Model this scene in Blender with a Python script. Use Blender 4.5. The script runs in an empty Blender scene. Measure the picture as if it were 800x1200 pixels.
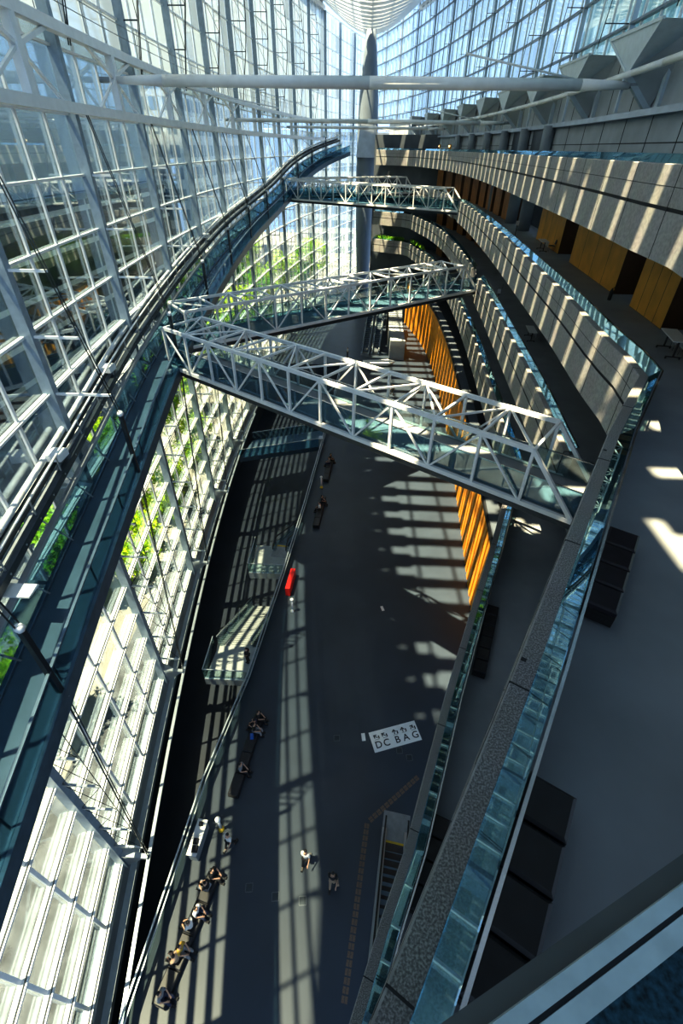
import bpy, bmesh, math, random
from mathutils import Vector, Matrix
from mathutils.geometry import tessellate_polygon
random.seed(7)
C = bpy.context.scene.collection
SC = bpy.context.scene
EYE = 30.0                      # eye height above the main floor; levels below are given relative to it
def Z(r): return r + EYE
PI = math.pi

# ------------------------------------------------------------------ materials
def new_mat(name):
    m = bpy.data.materials.new(name); m.use_nodes = True
    nt = m.node_tree; nt.nodes.clear()
    out = nt.nodes.new('ShaderNodeOutputMaterial')
    return m, nt, out
def mat(name, col, rough=.5, metal=0., var=.12, scale=3., bump=0., spec=.5, detail=4., emit=None):
    m, nt, out = new_mat(name)
    b = nt.nodes.new('ShaderNodeBsdfPrincipled')
    b.inputs['Roughness'].default_value = rough; b.inputs['Metallic'].default_value = metal
    b.inputs['Specular IOR Level'].default_value = spec
    tc = nt.nodes.new('ShaderNodeTexCoord'); n = nt.nodes.new('ShaderNodeTexNoise')
    n.inputs['Scale'].default_value = scale; n.inputs['Detail'].default_value = detail
    nt.links.new(tc.outputs['Object'], n.inputs['Vector'])
    r = nt.nodes.new('ShaderNodeValToRGB')
    r.color_ramp.elements[0].position = .3; r.color_ramp.elements[1].position = .7
    r.color_ramp.elements[0].color = [max(0, c*(1-var)) for c in col[:3]]+[1]
    r.color_ramp.elements[1].color = [min(1, c*(1+var)) for c in col[:3]]+[1]
    nt.links.new(n.outputs['Fac'], r.inputs['Fac']); nt.links.new(r.outputs['Color'], b.inputs['Base Color'])
    if bump:
        bp = nt.nodes.new('ShaderNodeBump'); bp.inputs['Strength'].default_value = bump
        nt.links.new(n.outputs['Fac'], bp.inputs['Height']); nt.links.new(bp.outputs['Normal'], b.inputs['Normal'])
    if emit:
        b.inputs['Emission Color'].default_value = list(emit[:3])+[1]; b.inputs['Emission Strength'].default_value = emit[3]
    nt.links.new(b.outputs['BSDF'], out.inputs['Surface'])
    return m
def glass(name, tint, refl=.08, rough=.02, opaque=0., ocol=(.5,.6,.65), gcol=(.9,.95,1.)):
    """thin architectural glass: tinted transparency + fresnel reflection (+ an optional milky share)"""
    m, nt, out = new_mat(name)
    t = nt.nodes.new('ShaderNodeBsdfTransparent'); t.inputs['Color'].default_value = list(tint)+[1]
    g = nt.nodes.new('ShaderNodeBsdfGlossy'); g.inputs['Roughness'].default_value = rough; g.inputs['Color'].default_value = list(gcol)+[1]
    lw = nt.nodes.new('ShaderNodeLayerWeight'); lw.inputs['Blend'].default_value = .25
    ma = nt.nodes.new('ShaderNodeMath'); ma.operation = 'MULTIPLY_ADD'
    nt.links.new(lw.outputs['Fresnel'], ma.inputs[0]); ma.inputs[1].default_value = .45; ma.inputs[2].default_value = refl
    ma.use_clamp = True
    mx = nt.nodes.new('ShaderNodeMixShader')
    base = t
    if opaque:
        d = nt.nodes.new('ShaderNodeBsdfDiffuse'); d.inputs['Color'].default_value = list(ocol)+[1]
        tr = nt.nodes.new('ShaderNodeBsdfTranslucent'); tr.inputs['Color'].default_value = list(ocol)+[1]
        m1 = nt.nodes.new('ShaderNodeMixShader'); m1.inputs[0].default_value = .5
        nt.links.new(d.outputs[0], m1.inputs[1]); nt.links.new(tr.outputs[0], m1.inputs[2])
        m2 = nt.nodes.new('ShaderNodeMixShader'); m2.inputs[0].default_value = opaque
        nt.links.new(t.outputs[0], m2.inputs[1]); nt.links.new(m1.outputs[0], m2.inputs[2]); base = m2
    nt.links.new(ma.outputs[0], mx.inputs[0]); nt.links.new(base.outputs[0], mx.inputs[1]); nt.links.new(g.outputs[0], mx.inputs[2])
    nt.links.new(mx.outputs[0], out.inputs['Surface'])
    return m
def granite(name, base, dark, light, scale=60.):
    m, nt, out = new_mat(name)
    b = nt.nodes.new('ShaderNodeBsdfPrincipled'); b.inputs['Roughness'].default_value = .65
    tc = nt.nodes.new('ShaderNodeTexCoord')
    n = nt.nodes.new('ShaderNodeTexNoise'); n.inputs['Scale'].default_value = scale; n.inputs['Detail'].default_value = 3
    n2 = nt.nodes.new('ShaderNodeTexNoise'); n2.inputs['Scale'].default_value = 1.2; n2.inputs['Detail'].default_value = 5
    for q in (n, n2): nt.links.new(tc.outputs['Object'], q.inputs['Vector'])
    r = nt.nodes.new('ShaderNodeValToRGB')
    e = r.color_ramp.elements; e[0].position = .36; e[0].color = list(dark)+[1]; e[1].position = .62; e[1].color = list(light)+[1]
    x = e.new(.5); x.color = list(base)+[1]
    nt.links.new(n.outputs['Fac'], r.inputs['Fac'])
    mx = nt.nodes.new('ShaderNodeMix'); mx.data_type = 'RGBA'; mx.blend_type = 'MULTIPLY'; mx.inputs[0].default_value = .5
    nt.links.new(r.outputs['Color'], mx.inputs[6]); nt.links.new(n2.outputs['Color'], mx.inputs[7])
    bc = nt.nodes.new('ShaderNodeBrightContrast'); bc.inputs['Bright'].default_value = .05
    nt.links.new(mx.outputs[2], bc.inputs['Color'])
    hs = nt.nodes.new('ShaderNodeHueSaturation'); hs.inputs['Saturation'].default_value = .35
    nt.links.new(bc.outputs[0], hs.inputs['Color']); nt.links.new(hs.outputs[0], b.inputs['Base Color'])
    nt.links.new(b.outputs[0], out.inputs['Surface'])
    return m
def leafmat(name, c1, c2):
    m, nt, out = new_mat(name)
    d = nt.nodes.new('ShaderNodeBsdfDiffuse'); t = nt.nodes.new('ShaderNodeBsdfTranslucent')
    tc = nt.nodes.new('ShaderNodeTexCoord'); n = nt.nodes.new('ShaderNodeTexNoise'); n.inputs['Scale'].default_value = .9
    nt.links.new(tc.outputs['Object'], n.inputs['Vector'])
    r = nt.nodes.new('ShaderNodeValToRGB'); r.color_ramp.elements[0].position = .35; r.color_ramp.elements[1].position = .65
    r.color_ramp.elements[0].color = list(c1)+[1]; r.color_ramp.elements[1].color = list(c2)+[1]
    nt.links.new(n.outputs['Fac'], r.inputs['Fac'])
    mx = nt.nodes.new('ShaderNodeMixShader'); mx.inputs[0].default_value = .4
    for q in (d, t): nt.links.new(r.outputs[0], q.inputs[0])
    nt.links.new(d.outputs[0], mx.inputs[1]); nt.links.new(t.outputs[0], mx.inputs[2]); nt.links.new(mx.outputs[0], out.inputs['Surface'])
    return m
def facade(name, wall, win, sx, sz, fx=.7, fz=.6, rough=.25):
    """curtain wall with a grid of panes, laid out in object space (x+y along, z up)"""
    m, nt, out = new_mat(name)
    b = nt.nodes.new('ShaderNodeBsdfPrincipled'); b.inputs['Roughness'].default_value = rough
    tc = nt.nodes.new('ShaderNodeTexCoord'); sp = nt.nodes.new('ShaderNodeSeparateXYZ'); nt.links.new(tc.outputs['Object'], sp.inputs[0])
    def fr(src, s, f):
        a = nt.nodes.new('ShaderNodeMath'); a.operation = 'DIVIDE'; a.inputs[1].default_value = s; nt.links.new(src, a.inputs[0])
        c = nt.nodes.new('ShaderNodeMath'); c.operation = 'FRACT'; nt.links.new(a.outputs[0], c.inputs[0])
        g = nt.nodes.new('ShaderNodeMath'); g.operation = 'LESS_THAN'; g.inputs[1].default_value = f; nt.links.new(c.outputs[0], g.inputs[0])
        return g.outputs[0]
    ad = nt.nodes.new('ShaderNodeMath'); nt.links.new(sp.outputs['X'], ad.inputs[0]); nt.links.new(sp.outputs['Y'], ad.inputs[1])
    mu = nt.nodes.new('ShaderNodeMath'); mu.operation = 'MULTIPLY'
    nt.links.new(fr(ad.outputs[0], sx, fx), mu.inputs[0]); nt.links.new(fr(sp.outputs['Z'], sz, fz), mu.inputs[1])
    mx = nt.nodes.new('ShaderNodeMix'); mx.data_type = 'RGBA'; nt.links.new(mu.outputs[0], mx.inputs[0])
    mx.inputs[6].default_value = list(wall)+[1]; mx.inputs[7].default_value = list(win)+[1]
    nt.links.new(mx.outputs[2], b.inputs['Base Color']); nt.links.new(b.outputs[0], out.inputs['Surface'])
    return m

M = dict(
    floor=mat('polished_dark_stone', (.039,.056,.080), .38, var=.12, scale=.35, spec=.4),
    deck=mat('grey_balcony_floor', (.25,.275,.30), .6, var=.12, scale=.6, spec=.3),
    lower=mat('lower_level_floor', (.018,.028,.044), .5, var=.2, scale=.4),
    stone=granite('grey_granite', (.30,.325,.335), (.25,.275,.285), (.35,.375,.38), 9.),
    coping=granite('speckled_granite', (.20,.22,.225), (.08,.092,.10), (.40,.425,.425), 48.),
    groove=mat('dark_joint', (.03,.035,.04), .8),
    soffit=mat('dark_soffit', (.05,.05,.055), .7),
    white=mat('white_painted_steel', (.80,.83,.85), .35, var=.05, scale=2., spec=.4),
    steel=mat('pale_steel', (.42,.47,.52), .35, metal=.55, var=.1, scale=1.),
    grey=mat('grey_painted_steel', (.30,.34,.38), .45, metal=.2, var=.1),
    dark=mat('dark_steel', (.035,.05,.065), .4, metal=.3, var=.2),
    blue_steel=mat('blue_grey_steel', (.10,.16,.22), .35, metal=.4, var=.15),
    cable=mat('dark_cable', (.03,.045,.06), .4, metal=.5),
    chrome=mat('brushed_steel', (.6,.62,.64), .25, metal=1., var=.05),
    wallglass=glass('clear_wall_glass', (.90,.95,.97), .05),
    panel=glass('fritted_wall_panel', (.75,.86,.93), .05, .1, .985, (.62,.74,.82)),
    teal=glass('teal_guard_glass', (.62,.83,.85), .30, .01, 0., (.5,.6,.65), (.62,.88,1.)),
    bluepane=glass('blue_guard_glass', (.50,.68,.76), .07, .02),
    clear=glass('clear_guard_glass', (.82,.92,.93), .06, .02),
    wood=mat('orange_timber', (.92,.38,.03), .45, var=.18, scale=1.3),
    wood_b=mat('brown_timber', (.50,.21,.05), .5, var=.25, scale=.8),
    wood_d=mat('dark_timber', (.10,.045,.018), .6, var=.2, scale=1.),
    black=mat('black_leather', (.012,.013,.018), .42, var=.25, scale=5., bump=.05),
    plum=mat('dark_plum_leather', (.022,.018,.026), .4, var=.25, scale=5., bump=.05),
    rubber=mat('black_rubber', (.012,.012,.013), .5),
    red=mat('red_paint', (.55,.02,.015), .4), yellow=mat('yellow_paint', (.75,.5,.04), .5),
    paper=mat('white_sheet', (.80,.82,.82), .6, var=.04), ink=mat('black_print', (.02,.02,.025), .7),
    plaza=mat('pale_plaza_paving', (.27,.265,.25), .8, var=.3, scale=.25),
    concrete=mat('grey_concrete', (.27,.31,.345), .75, var=.12, scale=.7),
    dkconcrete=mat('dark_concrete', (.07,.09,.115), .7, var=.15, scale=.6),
    column=mat('blue_grey_column', (.20,.25,.31), .45, var=.08, scale=.5),
    trunk=mat('bark', (.09,.06,.04), .9, var=.3, scale=4., bump=.4),
    leaf_a=leafmat('yellow_green_leaves', (.28,.52,.03), (.75,.90,.07)),
    leaf_b=leafmat('mid_green_leaves', (.10,.34,.04), (.36,.62,.06)),
    tactile=mat('brown_tactile_tile', (.17,.12,.09), .7, var=.3, scale=30.),
    skin=mat('skin', (.55,.34,.24), .55, var=.06), hair=mat('black_hair', (.012,.010,.010), .5, var=.3, scale=20.),
    cloth_w=mat('white_cotton', (.75,.75,.74), .8), cloth_k=mat('black_cotton', (.014,.015,.018), .8),
    cloth_g=mat('grey_cotton', (.25,.26,.28), .8), cloth_b=mat('navy_cotton', (.02,.03,.07), .8),
    cloth_y=mat('mustard_cotton', (.55,.36,.07), .8), cloth_t=mat('tan_cotton', (.42,.31,.22), .8),
    bluebag=mat('blue_nylon', (.03,.14,.5), .5),
    tabletop=mat('white_laminate', (.70,.71,.72), .4, var=.04),
    deckblue=mat('blue_ramp_floor', (.05,.10,.15), .22, var=.15, scale=.8, spec=.6),
    sill=mat('weathered_sill_metal', (.34,.44,.47), .6, metal=.0, var=.15, scale=12.),
    sillside=mat('grey_kerb', (.12,.14,.15), .8), carpet=mat('dark_teal_carpet', (.015,.06,.085), .9, var=.8, scale=60.),
    hatch=mat('dull_steel_frame', (.12,.14,.16), .4, metal=.6),
    plaza_s=mat('grey_plaza_paving', (.12,.13,.145), .8, var=.5, scale=.9), pale_panel=mat('pale_blue_panel', (.55,.64,.70), .45, var=.06),
    upper=mat('light_grey_concrete', (.42,.46,.49), .75, var=.1, scale=.7), combs=mat('comb_steel', (.25,.27,.29), .4, metal=.5),
    post=mat('blue_grey_post', (.29,.37,.45), .4, metal=.15, var=.12),
    ledge_shade=mat('shade_black_ledge_floor', (.008,.011,.015), .8),  # shade over the ledge put into the floor colour, hiding sun stripes
    lamp=mat('ceiling_lamp', (.9,.7,.4), .5, emit=(1.,.72,.35,3.)),
    f_grey=facade('grey_facade', (.36,.43,.49), (.44,.52,.58), 9., 5.5, .99, .985, .4),
    f_white=facade('pale_facade', (.80,.83,.85), (.28,.36,.45), 3.0, 4.0, .7, .55, .4),
    f_dark=facade('dark_glass_facade', (.62,.66,.68), (.035,.055,.075), 60., 4.5, .99, .84, .15),
    f_blue=facade('blue_glass_facade', (.35,.48,.56), (.09,.22,.31), 2.4, 4.2, .85, .8, .12),
)

# ------------------------------------------------------------------ mesh helpers
class MB:
    def __init__(s): s.v = []; s.f = []; s.m = []; s.sm = []
    def face(s, pts, mi=0, smooth=False):
        i = len(s.v); s.v += [tuple(p) for p in pts]; s.f.append(tuple(range(i, i+len(pts)))); s.m.append(mi); s.sm.append(smooth)
    def hexa(s, b, t, mi=0):
        """closed prism from bottom loop b and top loop t"""
        n = len(b); i = len(s.v); s.v += [tuple(p) for p in b]+[tuple(p) for p in t]
        s.f.append(tuple(reversed(range(i, i+n)))); s.f.append(tuple(range(i+n, i+2*n)))
        for k in range(n): s.f.append((i+k, i+(k+1) % n, i+n+(k+1) % n, i+n+k))
        s.m += [mi]*(n+2); s.sm += [False]*(n+2)
    def box(s, x0, x1, y0, y1, z0, z1, mi=0):
        s.hexa([(x0,y0,z0),(x1,y0,z0),(x1,y1,z0),(x0,y1,z0)], [(x0,y0,z1),(x1,y0,z1),(x1,y1,z1),(x0,y1,z1)], mi)
    def bar(s, a, b, w, h=None, mi=0, up=(0,0,1)):
        """rectangular bar from a to b, w wide, h high (along up)"""
        a = Vector(a); b = Vector(b); h = w if h is None else h
        d = (b-a).normalized(); u = Vector(up); r = d.cross(u)
        if r.length < 1e-4: r = d.cross(Vector((0,1,0)))
        r.normalize(); u = r.cross(d)
        r *= w/2; u *= h/2
        s.hexa([a-r-u, a+r-u, a+r+u, a-r+u], [b-r-u, b+r-u, b+r+u, b-r+u], mi)
    def tube(s, a, b, r, n=8, mi=0, r2=None):
        a = Vector(a); b = Vector(b); d = (b-a).normalized(); r2 = r if r2 is None else r2
        x = d.orthogonal().normalized(); y = d.cross(x)
        i = len(s.v)
        for k in range(n):
            t = 2*PI*k/n; e = x*math.cos(t)+y*math.sin(t); s.v.append(tuple(a+e*r)); s.v.append(tuple(b+e*r2))
        for k in range(n):
            j = (k+1) % n; s.f.append((i+2*k, i+2*j, i+2*j+1, i+2*k+1)); s.m.append(mi); s.sm.append(True)
        s.f.append(tuple(i+2*k for k in reversed(range(n)))); s.f.append(tuple(i+2*k+1 for k in range(n))); s.m += [mi]*2; s.sm += [False]*2
    def lathe(s, cx, cy, prof, n=16, mi=0, sx=1., sy=1.):
        i = len(s.v)
        for (r, z) in prof:
            for k in range(n):
                t = 2*PI*k/n; s.v.append((cx+r*sx*math.cos(t), cy+r*sy*math.sin(t), z))
        for p in range(len(prof)-1):
            for k in range(n):
                j = (k+1) % n; s.f.append((i+p*n+k, i+p*n+j, i+(p+1)*n+j, i+(p+1)*n+k)); s.m.append(mi); s.sm.append(True)
        s.f.append(tuple(i+k for k in reversed(range(n)))); s.f.append(tuple(i+(len(prof)-1)*n+k for k in range(n))); s.m += [mi]*2; s.sm += [False]*2
    def sweep(s, path, prof, mi=0, closed=True, caps=True, zs=None, mis=None):
        """sweep a profile [(offset to the right of travel, z)] along a plan path [(x,y)]; zs adds a height per path point"""
        N = offs_normals(path); i = len(s.v); n = len(prof)
        for k, (p, nn) in enumerate(zip(path, N)):
            dz = zs[k] if zs else 0.
            for (o, z) in prof: s.v.append((p[0]+nn[0]*o, p[1]+nn[1]*o, z+dz))
        segs = n if closed else n-1
        for k in range(len(path)-1):
            for q in range(segs):
                j = (q+1) % n
                s.f.append((i+k*n+q, i+(k+1)*n+q, i+(k+1)*n+j, i+k*n+j)); s.m.append(mis[q] if mis else mi); s.sm.append(False)
        if closed and caps:
            s.f.append(tuple(i+q for q in range(n))); s.f.append(tuple(i+(len(path)-1)*n+q for q in reversed(range(n)))); s.m += [mi]*2; s.sm += [False]*2
    def slab(s, outline, z0, z1, mi=0, mib=None):
        """horizontal slab with any (concave) outline"""
        tris = tessellate_polygon([[Vector((x,y,0)) for x, y in outline]])
        i = len(s.v); n = len(outline); s.v += [(x,y,z1) for x, y in outline]+[(x,y,z0) for x, y in outline]
        for q in tris:
            a, b, c = (outline[t] for t in q)
            if (b[0]-a[0])*(c[1]-a[1])-(b[1]-a[1])*(c[0]-a[0]) < 0: q = tuple(reversed(q))
            s.f.append(tuple(i+t for t in q)); s.m.append(mi); s.sm.append(False)
            s.f.append(tuple(i+n+t for t in reversed(q))); s.m.append(mi if mib is None else mib); s.sm.append(False)
        for k in range(n):
            j = (k+1) % n; s.f.append((i+k, i+n+k, i+n+j, i+j)); s.m.append(mi); s.sm.append(False)
    def build(s, name, mats, parent=None):
        me = bpy.data.meshes.new(name)
        off = Vector((0,0,0))
        if parent is not None:
            off = world_loc(parent)
        me.from_pydata([(x-off.x, y-off.y, z-off.z) for x, y, z in s.v], [], s.f)
        if not isinstance(mats, (list, tuple)): mats = [mats]
        for m in mats: me.materials.append(m)
        me.polygons.foreach_set('material_index', s.m); me.polygons.foreach_set('use_smooth', s.sm)
        bm = bmesh.new(); bm.from_mesh(me); bmesh.ops.recalc_face_normals(bm, faces=bm.faces); bm.to_mesh(me); bm.free()
        me.update()
        o = bpy.data.objects.new(name, me); C.objects.link(o)
        if parent is not None: o.parent = parent
        return o
def world_loc(o):
    v = Vector((0,0,0))
    while o is not None: v += o.location; o = o.parent
    return v
def offs_normals(path):
    N = []
    for k in range(len(path)):
        def nrm(a, b):
            dx, dy = b[0]-a[0], b[1]-a[1]; l = math.hypot(dx, dy) or 1; return (dy/l, -dx/l)
        if k == 0: N.append(nrm(path[0], path[1])); continue
        if k == len(path)-1: N.append(nrm(path[-2], path[-1])); continue
        a = nrm(path[k-1], path[k]); b = nrm(path[k], path[k+1]); mx, my = a[0]+b[0], a[1]+b[1]; l = math.hypot(mx, my) or 1
        mx /= l; my /= l; c = max(.4, mx*a[0]+my*a[1]); N.append((mx/c, my/c))
    return N
def offset(path, d): return [(p[0]+n[0]*d, p[1]+n[1]*d) for p, n in zip(path, offs_normals(path))]
def tag(o, label=None, cat=None, group=None, kind=None):
    if label: o['label'] = label
    if cat: o['category'] = cat
    if group: o['group'] = group
    if kind: o['kind'] = kind
    return o
def empty(name, loc, rz=0., label=None, cat=None, group=None, kind=None):
    o = bpy.data.objects.new(name, None); C.objects.link(o); o.location = loc; o.rotation_euler = (0,0,rz); o.empty_display_size = .2
    return tag(o, label, cat, group, kind)
def copy_tree(o, parent=None):
    c = o.copy(); C.objects.link(c)
    if parent is not None: c.parent = parent
    for ch in [x for x in KIDS.get(o.name, [])]: copy_tree(ch, c)
    return c
KIDS = {}
def kids(o):
    """remember children of a prototype so copies need no lookups"""
    for x in bpy.data.objects:
        if x.parent is not None: KIDS.setdefault(x.parent.name, [])
    for x in bpy.data.objects:
        if x.parent is not None and x not in KIDS[x.parent.name]: KIDS[x.parent.name].append(x)

def interp(pts, t):
    if t <= pts[0][0]:
        (a, b), (c, d) = pts[0], pts[1]
    elif t >= pts[-1][0]:
        (a, b), (c, d) = pts[-2], pts[-1]
    else:
        for k in range(len(pts)-1):
            if pts[k][0] <= t <= pts[k+1][0]: (a, b), (c, d) = pts[k], pts[k+1]; break
    return b+(d-b)*(t-a)/(c-a)
def smooth_interp(pts, t):
    """Catmull-Rom through (t, value) pairs"""
    n = len(pts)
    if t <= pts[0][0] or t >= pts[-1][0]: return interp(pts, t)
    for k in range(n-1):
        if pts[k][0] <= t <= pts[k+1][0]: break
    p1, p2 = pts[k], pts[k+1]; p0 = pts[max(0,k-1)]; p3 = pts[min(n-1,k+2)]
    h = p2[0]-p1[0]; u = (t-p1[0])/h
    m1 = (p2[1]-p0[1])/(p2[0]-p0[0])*h; m2 = (p3[1]-p1[1])/(p3[0]-p1[0])*h
    return (2*u**3-3*u**2+1)*p1[1]+(u**3-2*u**2+u)*m1+(-2*u**3+3*u**2)*p2[1]+(u**3-u**2)*m2

# ------------------------------------------------------------------ plan geometry of the hall
HW = 16.3
def W(y): return -HW*(1-((y-60)/103)**2)          # left glass wall, a lens in plan
POST = [7.63+10.94*k for k in range(-2, 14)]       # wide posts
RIB = 2.735
RZ = [1.13+2.43*k for k in range(-13, 11)]         # heights of the wall rails
CUR = [(10.4,7.05),(14.3,8.6),(18.4,8.98),(24,9.58),(31,10.15),(38,10.68),(45,11.2),(55,11.8),(66,12.3),(75,12.4),(82,12.35),(88,12.05),(95,11.3),(99,10.6),(104,9.7),(108,9.0)]
def PX_(y): return smooth_interp(CUR, y)
def curve(y0, y1, step=1.6):
    n = max(2, int((y1-y0)/step)+1); return [(PX_(y0+(y1-y0)*k/(n-1)), y0+(y1-y0)*k/(n-1)) for k in range(n)]
TAIL = [(7.5,110.2),(5.5,111.0),(1.8,113.5)]
RAMPZ = [(-8,-14.5),(5,-13.8),(10,-13.4),(18,-12.7),(29,-11.4),(57,-9.0),(86,-6.6),(110,-2.6),(122,-.8)]
def rz(y): return smooth_interp(RAMPZ, y)
RAMPX = [(86,W(86)+3.1),(100,-10.7),(112,-7.6),(122,-3.6)]
def rx(y): return W(y)+3.1 if y <= 86 else smooth_interp([(76,W(76)+3.1)]+RAMPX, y)

# ------------------------------------------------------------------ floors and levels
L = {'upper': -1.45, 'second': -6.5, 'third': -11.3, 'fourth': -16.2, 'fifth': -21.5, 'main': -30.0, 'low': -36.5}
VOID = [(-9.6,-8),(-9.1,2),(-8.3,11.4),(-7.1,18.2),(-6.1,28.2),(-5.3,38),(-4.5,50.2),(-3.8,62),(-3.2,80)]
mb = MB()
outl = VOID+[(W(y)-.1,y) for y in range(80,163,2)]+[(20,162),(26,60),(20,-8)]
mb.slab(outl, Z(-30.7), Z(-30), 0)
tag(mb.build('floor', M['floor']), 'dark polished main hall floor far below', 'floor', kind='structure')
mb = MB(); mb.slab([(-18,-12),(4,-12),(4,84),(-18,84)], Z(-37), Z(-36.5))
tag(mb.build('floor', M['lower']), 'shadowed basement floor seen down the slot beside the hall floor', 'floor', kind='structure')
mb = MB()                                                                     # the walls of the slot
N = [(-9.4+1.2,-8)]+[(x+1.2,y) for x, y in VOID[1:]]
mb.box(-17, -2.5, 80, 80.4, Z(-36.5), Z(-30.7)); mb.sweep(N, [(0,Z(-36.5)),(.3,Z(-36.5)),(.3,Z(-30.7)),(0,Z(-30.7))])
tag(mb.build('wall_basement', M['dkconcrete']), 'dark basement wall under the edge of the hall floor', 'wall', kind='structure')

def back_outline(path, d=7.0):
    return offset(path, d)
def balcony_floor(name, label, front, z, near_pts, depth=7.0, y_from=14.):
    """slab from the front path back to the rear wall, thickened to a soffit"""
    mbx = MB()
    back = [(x+depth, y) for x, y in front if y >= y_from][::-1]
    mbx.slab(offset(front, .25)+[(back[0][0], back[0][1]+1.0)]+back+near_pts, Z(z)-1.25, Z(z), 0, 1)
    return tag(mbx.build(name, [M['deck'], M['soffit']]), label, 'floor', kind='structure')
def parapet(name, label, path, zc, face=2.35, joints=3.3):
    """granite front with a dark reveal, coping, sloping teal guard glass and steel handrail"""
    root = empty(name, (path[0][0], path[0][1], Z(zc)), 0, label, 'parapet', kind='structure')
    m = MB(); t = Z(zc); b = t-face; g = t-face*.45
    prof = [(0,b),(0,g-.05),(.05,g-.05),(.05,g+.05),(0,g+.05),(0,t-.02),(.02,t),(.25,t),(.25,t-.16),(.47,t-.16),(.47,t-1.15),(.35,t-1.15),(.35,b)]
    mis = [0,1,1,1,0,0,2,2,2,0,0,0,0]
    m.sweep(path, prof, 0, True, True, None, mis)
    # vertical joints every few metres and one fine horizontal course line
    m.sweep(path, [(-.004,t-face*.22),(-.004,t-face*.22-.02),(.01,t-face*.22-.02),(.01,t-face*.22)], 1)
    acc = 0; nrm = offs_normals(path)
    for k in range(len(path)-1):
        (x0,y0),(x1,y1) = path[k], path[k+1]; seg = math.hypot(x1-x0, y1-y0)
        while acc <= seg:
            u = acc/seg; x, y = x0+(x1-x0)*u, y0+(y1-y0)*u; d = Vector((x1-x0, y1-y0, 0)).normalized()*.018; n = Vector((nrm[k][0], nrm[k][1], 0))
            p = Vector((x,y,0))-n*.006; q = Vector((x,y,0))+n*.02
            m.hexa([tuple(e)[:2]+(b+.01,) for e in (p-d, p+d, q+d, q-d)], [tuple(e)[:2]+(t-.03,) for e in (p-d, p+d, q+d, q-d)], 1)
            q2 = Vector((x,y,0))+n*.25
            m.hexa([tuple(e)[:2]+(t-.02,) for e in (p-d*.7, p+d*.7, q2+d*.7, q2-d*.7)], [tuple(e)[:2]+(t+.004,) for e in (p-d*.7, p+d*.7, q2+d*.7, q2-d*.7)], 1)
            acc += joints
        acc -= seg
    m.build('granite_front', [M['stone'], M['groove'], M['coping']], root)
    m = MB(); m.sweep(path, [(.255,t),(.27,t),(.50,t+.24),(.485,t+.24)], 0); m.build('guard_glass', M['teal'], root)
    m = MB(); m.sweep(path, [(.53,t+.2),(.57,t+.2),(.57,t+.24),(.53,t+.24)], 0)
    acc = .6
    for k in range(len(path)-1):
        (x0,y0),(x1,y1) = path[k], path[k+1]; seg = math.hypot(x1-x0, y1-y0); n = nrm[k]
        while acc <= seg:
            u = acc/seg; x, y = x0+(x1-x0)*u, y0+(y1-y0)*u
            m.bar((x+n[0]*.46, y+n[1]*.46, t-.25), (x+n[0]*.55, y+n[1]*.55, t+.2), .025); acc += 1.65
        acc -= seg
    m.build('handrail', M['chrome'], root)
    return root

near_line = [(-1.3,-2.2),(.28,.42),(1.2,1.98),(2.28,3.8),(4.25,7.2),(6.15,10.45)]
far_tail = curve(78.6, 105) 
front2 = near_line+curve(14.3, 108)+TAIL
front3 = near_line+[(8.45,13.75)]+curve(17.4, 108)+TAIL
N4 = [(-.6,-1.2),(.28,1.1),(1.0,2.85),(1.75,4.5),(3.4,9.0),(4.85,12.6),(6.5,16.6),(7.95,20.3)]
front4 = N4+curve(24.7, 108)+TAIL
nearR = [(17,14),(17,-5),(-2,-5)]
balcony_floor('floor_second', 'grey balcony floor with the black benches beside the near parapet', front2, L['second'], nearR)
balcony_floor('floor_third', 'shaded gallery floor that the nearest footbridge lands on', front3, L['third'], nearR)
balcony_floor('floor_fourth', 'dark gallery floor with a single black bench, two storeys under the near coping', front4, L['fourth'], nearR)
front5 = curve(20, 108)+TAIL
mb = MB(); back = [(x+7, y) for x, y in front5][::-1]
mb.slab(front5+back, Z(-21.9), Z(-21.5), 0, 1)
tag(mb.build('floor_fifth', [M['ledge_shade'], M['soffit']]), 'ledge floor along the top of the orange timber wall, shade painted in as black', 'floor', kind='structure')
front1 = curve(10.4, 108)+TAIL
OWN = [(-2.107,-1.064),(.225,.0826),(6.06,2.951)]
mb = MB(); back = [(x+4.9, y) for x, y in front1][::-1]
mb.slab(offset(OWN,.055)+offset(front1, .25)+back+[(12.5,10),(12.5,-5),(-2.2,-5)], Z(-1.45)-1.2, Z(-1.45), 0, 1)
tag(mb.build('floor_upper', [M['carpet'], M['soffit']]), 'upper gallery floor behind the topmost parapet', 'floor', kind='structure')

parapet('parapet', 'topmost grey granite parapet sweeping across the right at eye level', curve(10.4, 108)+TAIL, -.27)
parapet('parapet', 'second storey granite parapet bending at a glass corner into the near coping', near_line+curve(14.2, 74.4), -5.4)
parapet('parapet', 'short far end of the second storey parapet beyond the distant footbridge', curve(78.6, 104), -5.4)
parapet('parapet', 'third storey parapet stub hidden under the near coping beside the nearest footbridge', near_line+[(8.3,13.45)], -10.2)
parapet('parapet', 'third storey curved parapet between the two nearer footbridges', curve(17.8, 52.2), -10.2)
parapet('parapet', 'third storey far parapet from the middle footbridge to the great column', curve(56.8, 108)+TAIL, -10.2)
parapet('parapet', 'fourth storey parapet running straight below the near coping then curving away', N4+curve(24.7, 108)+TAIL, -15.1)

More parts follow.
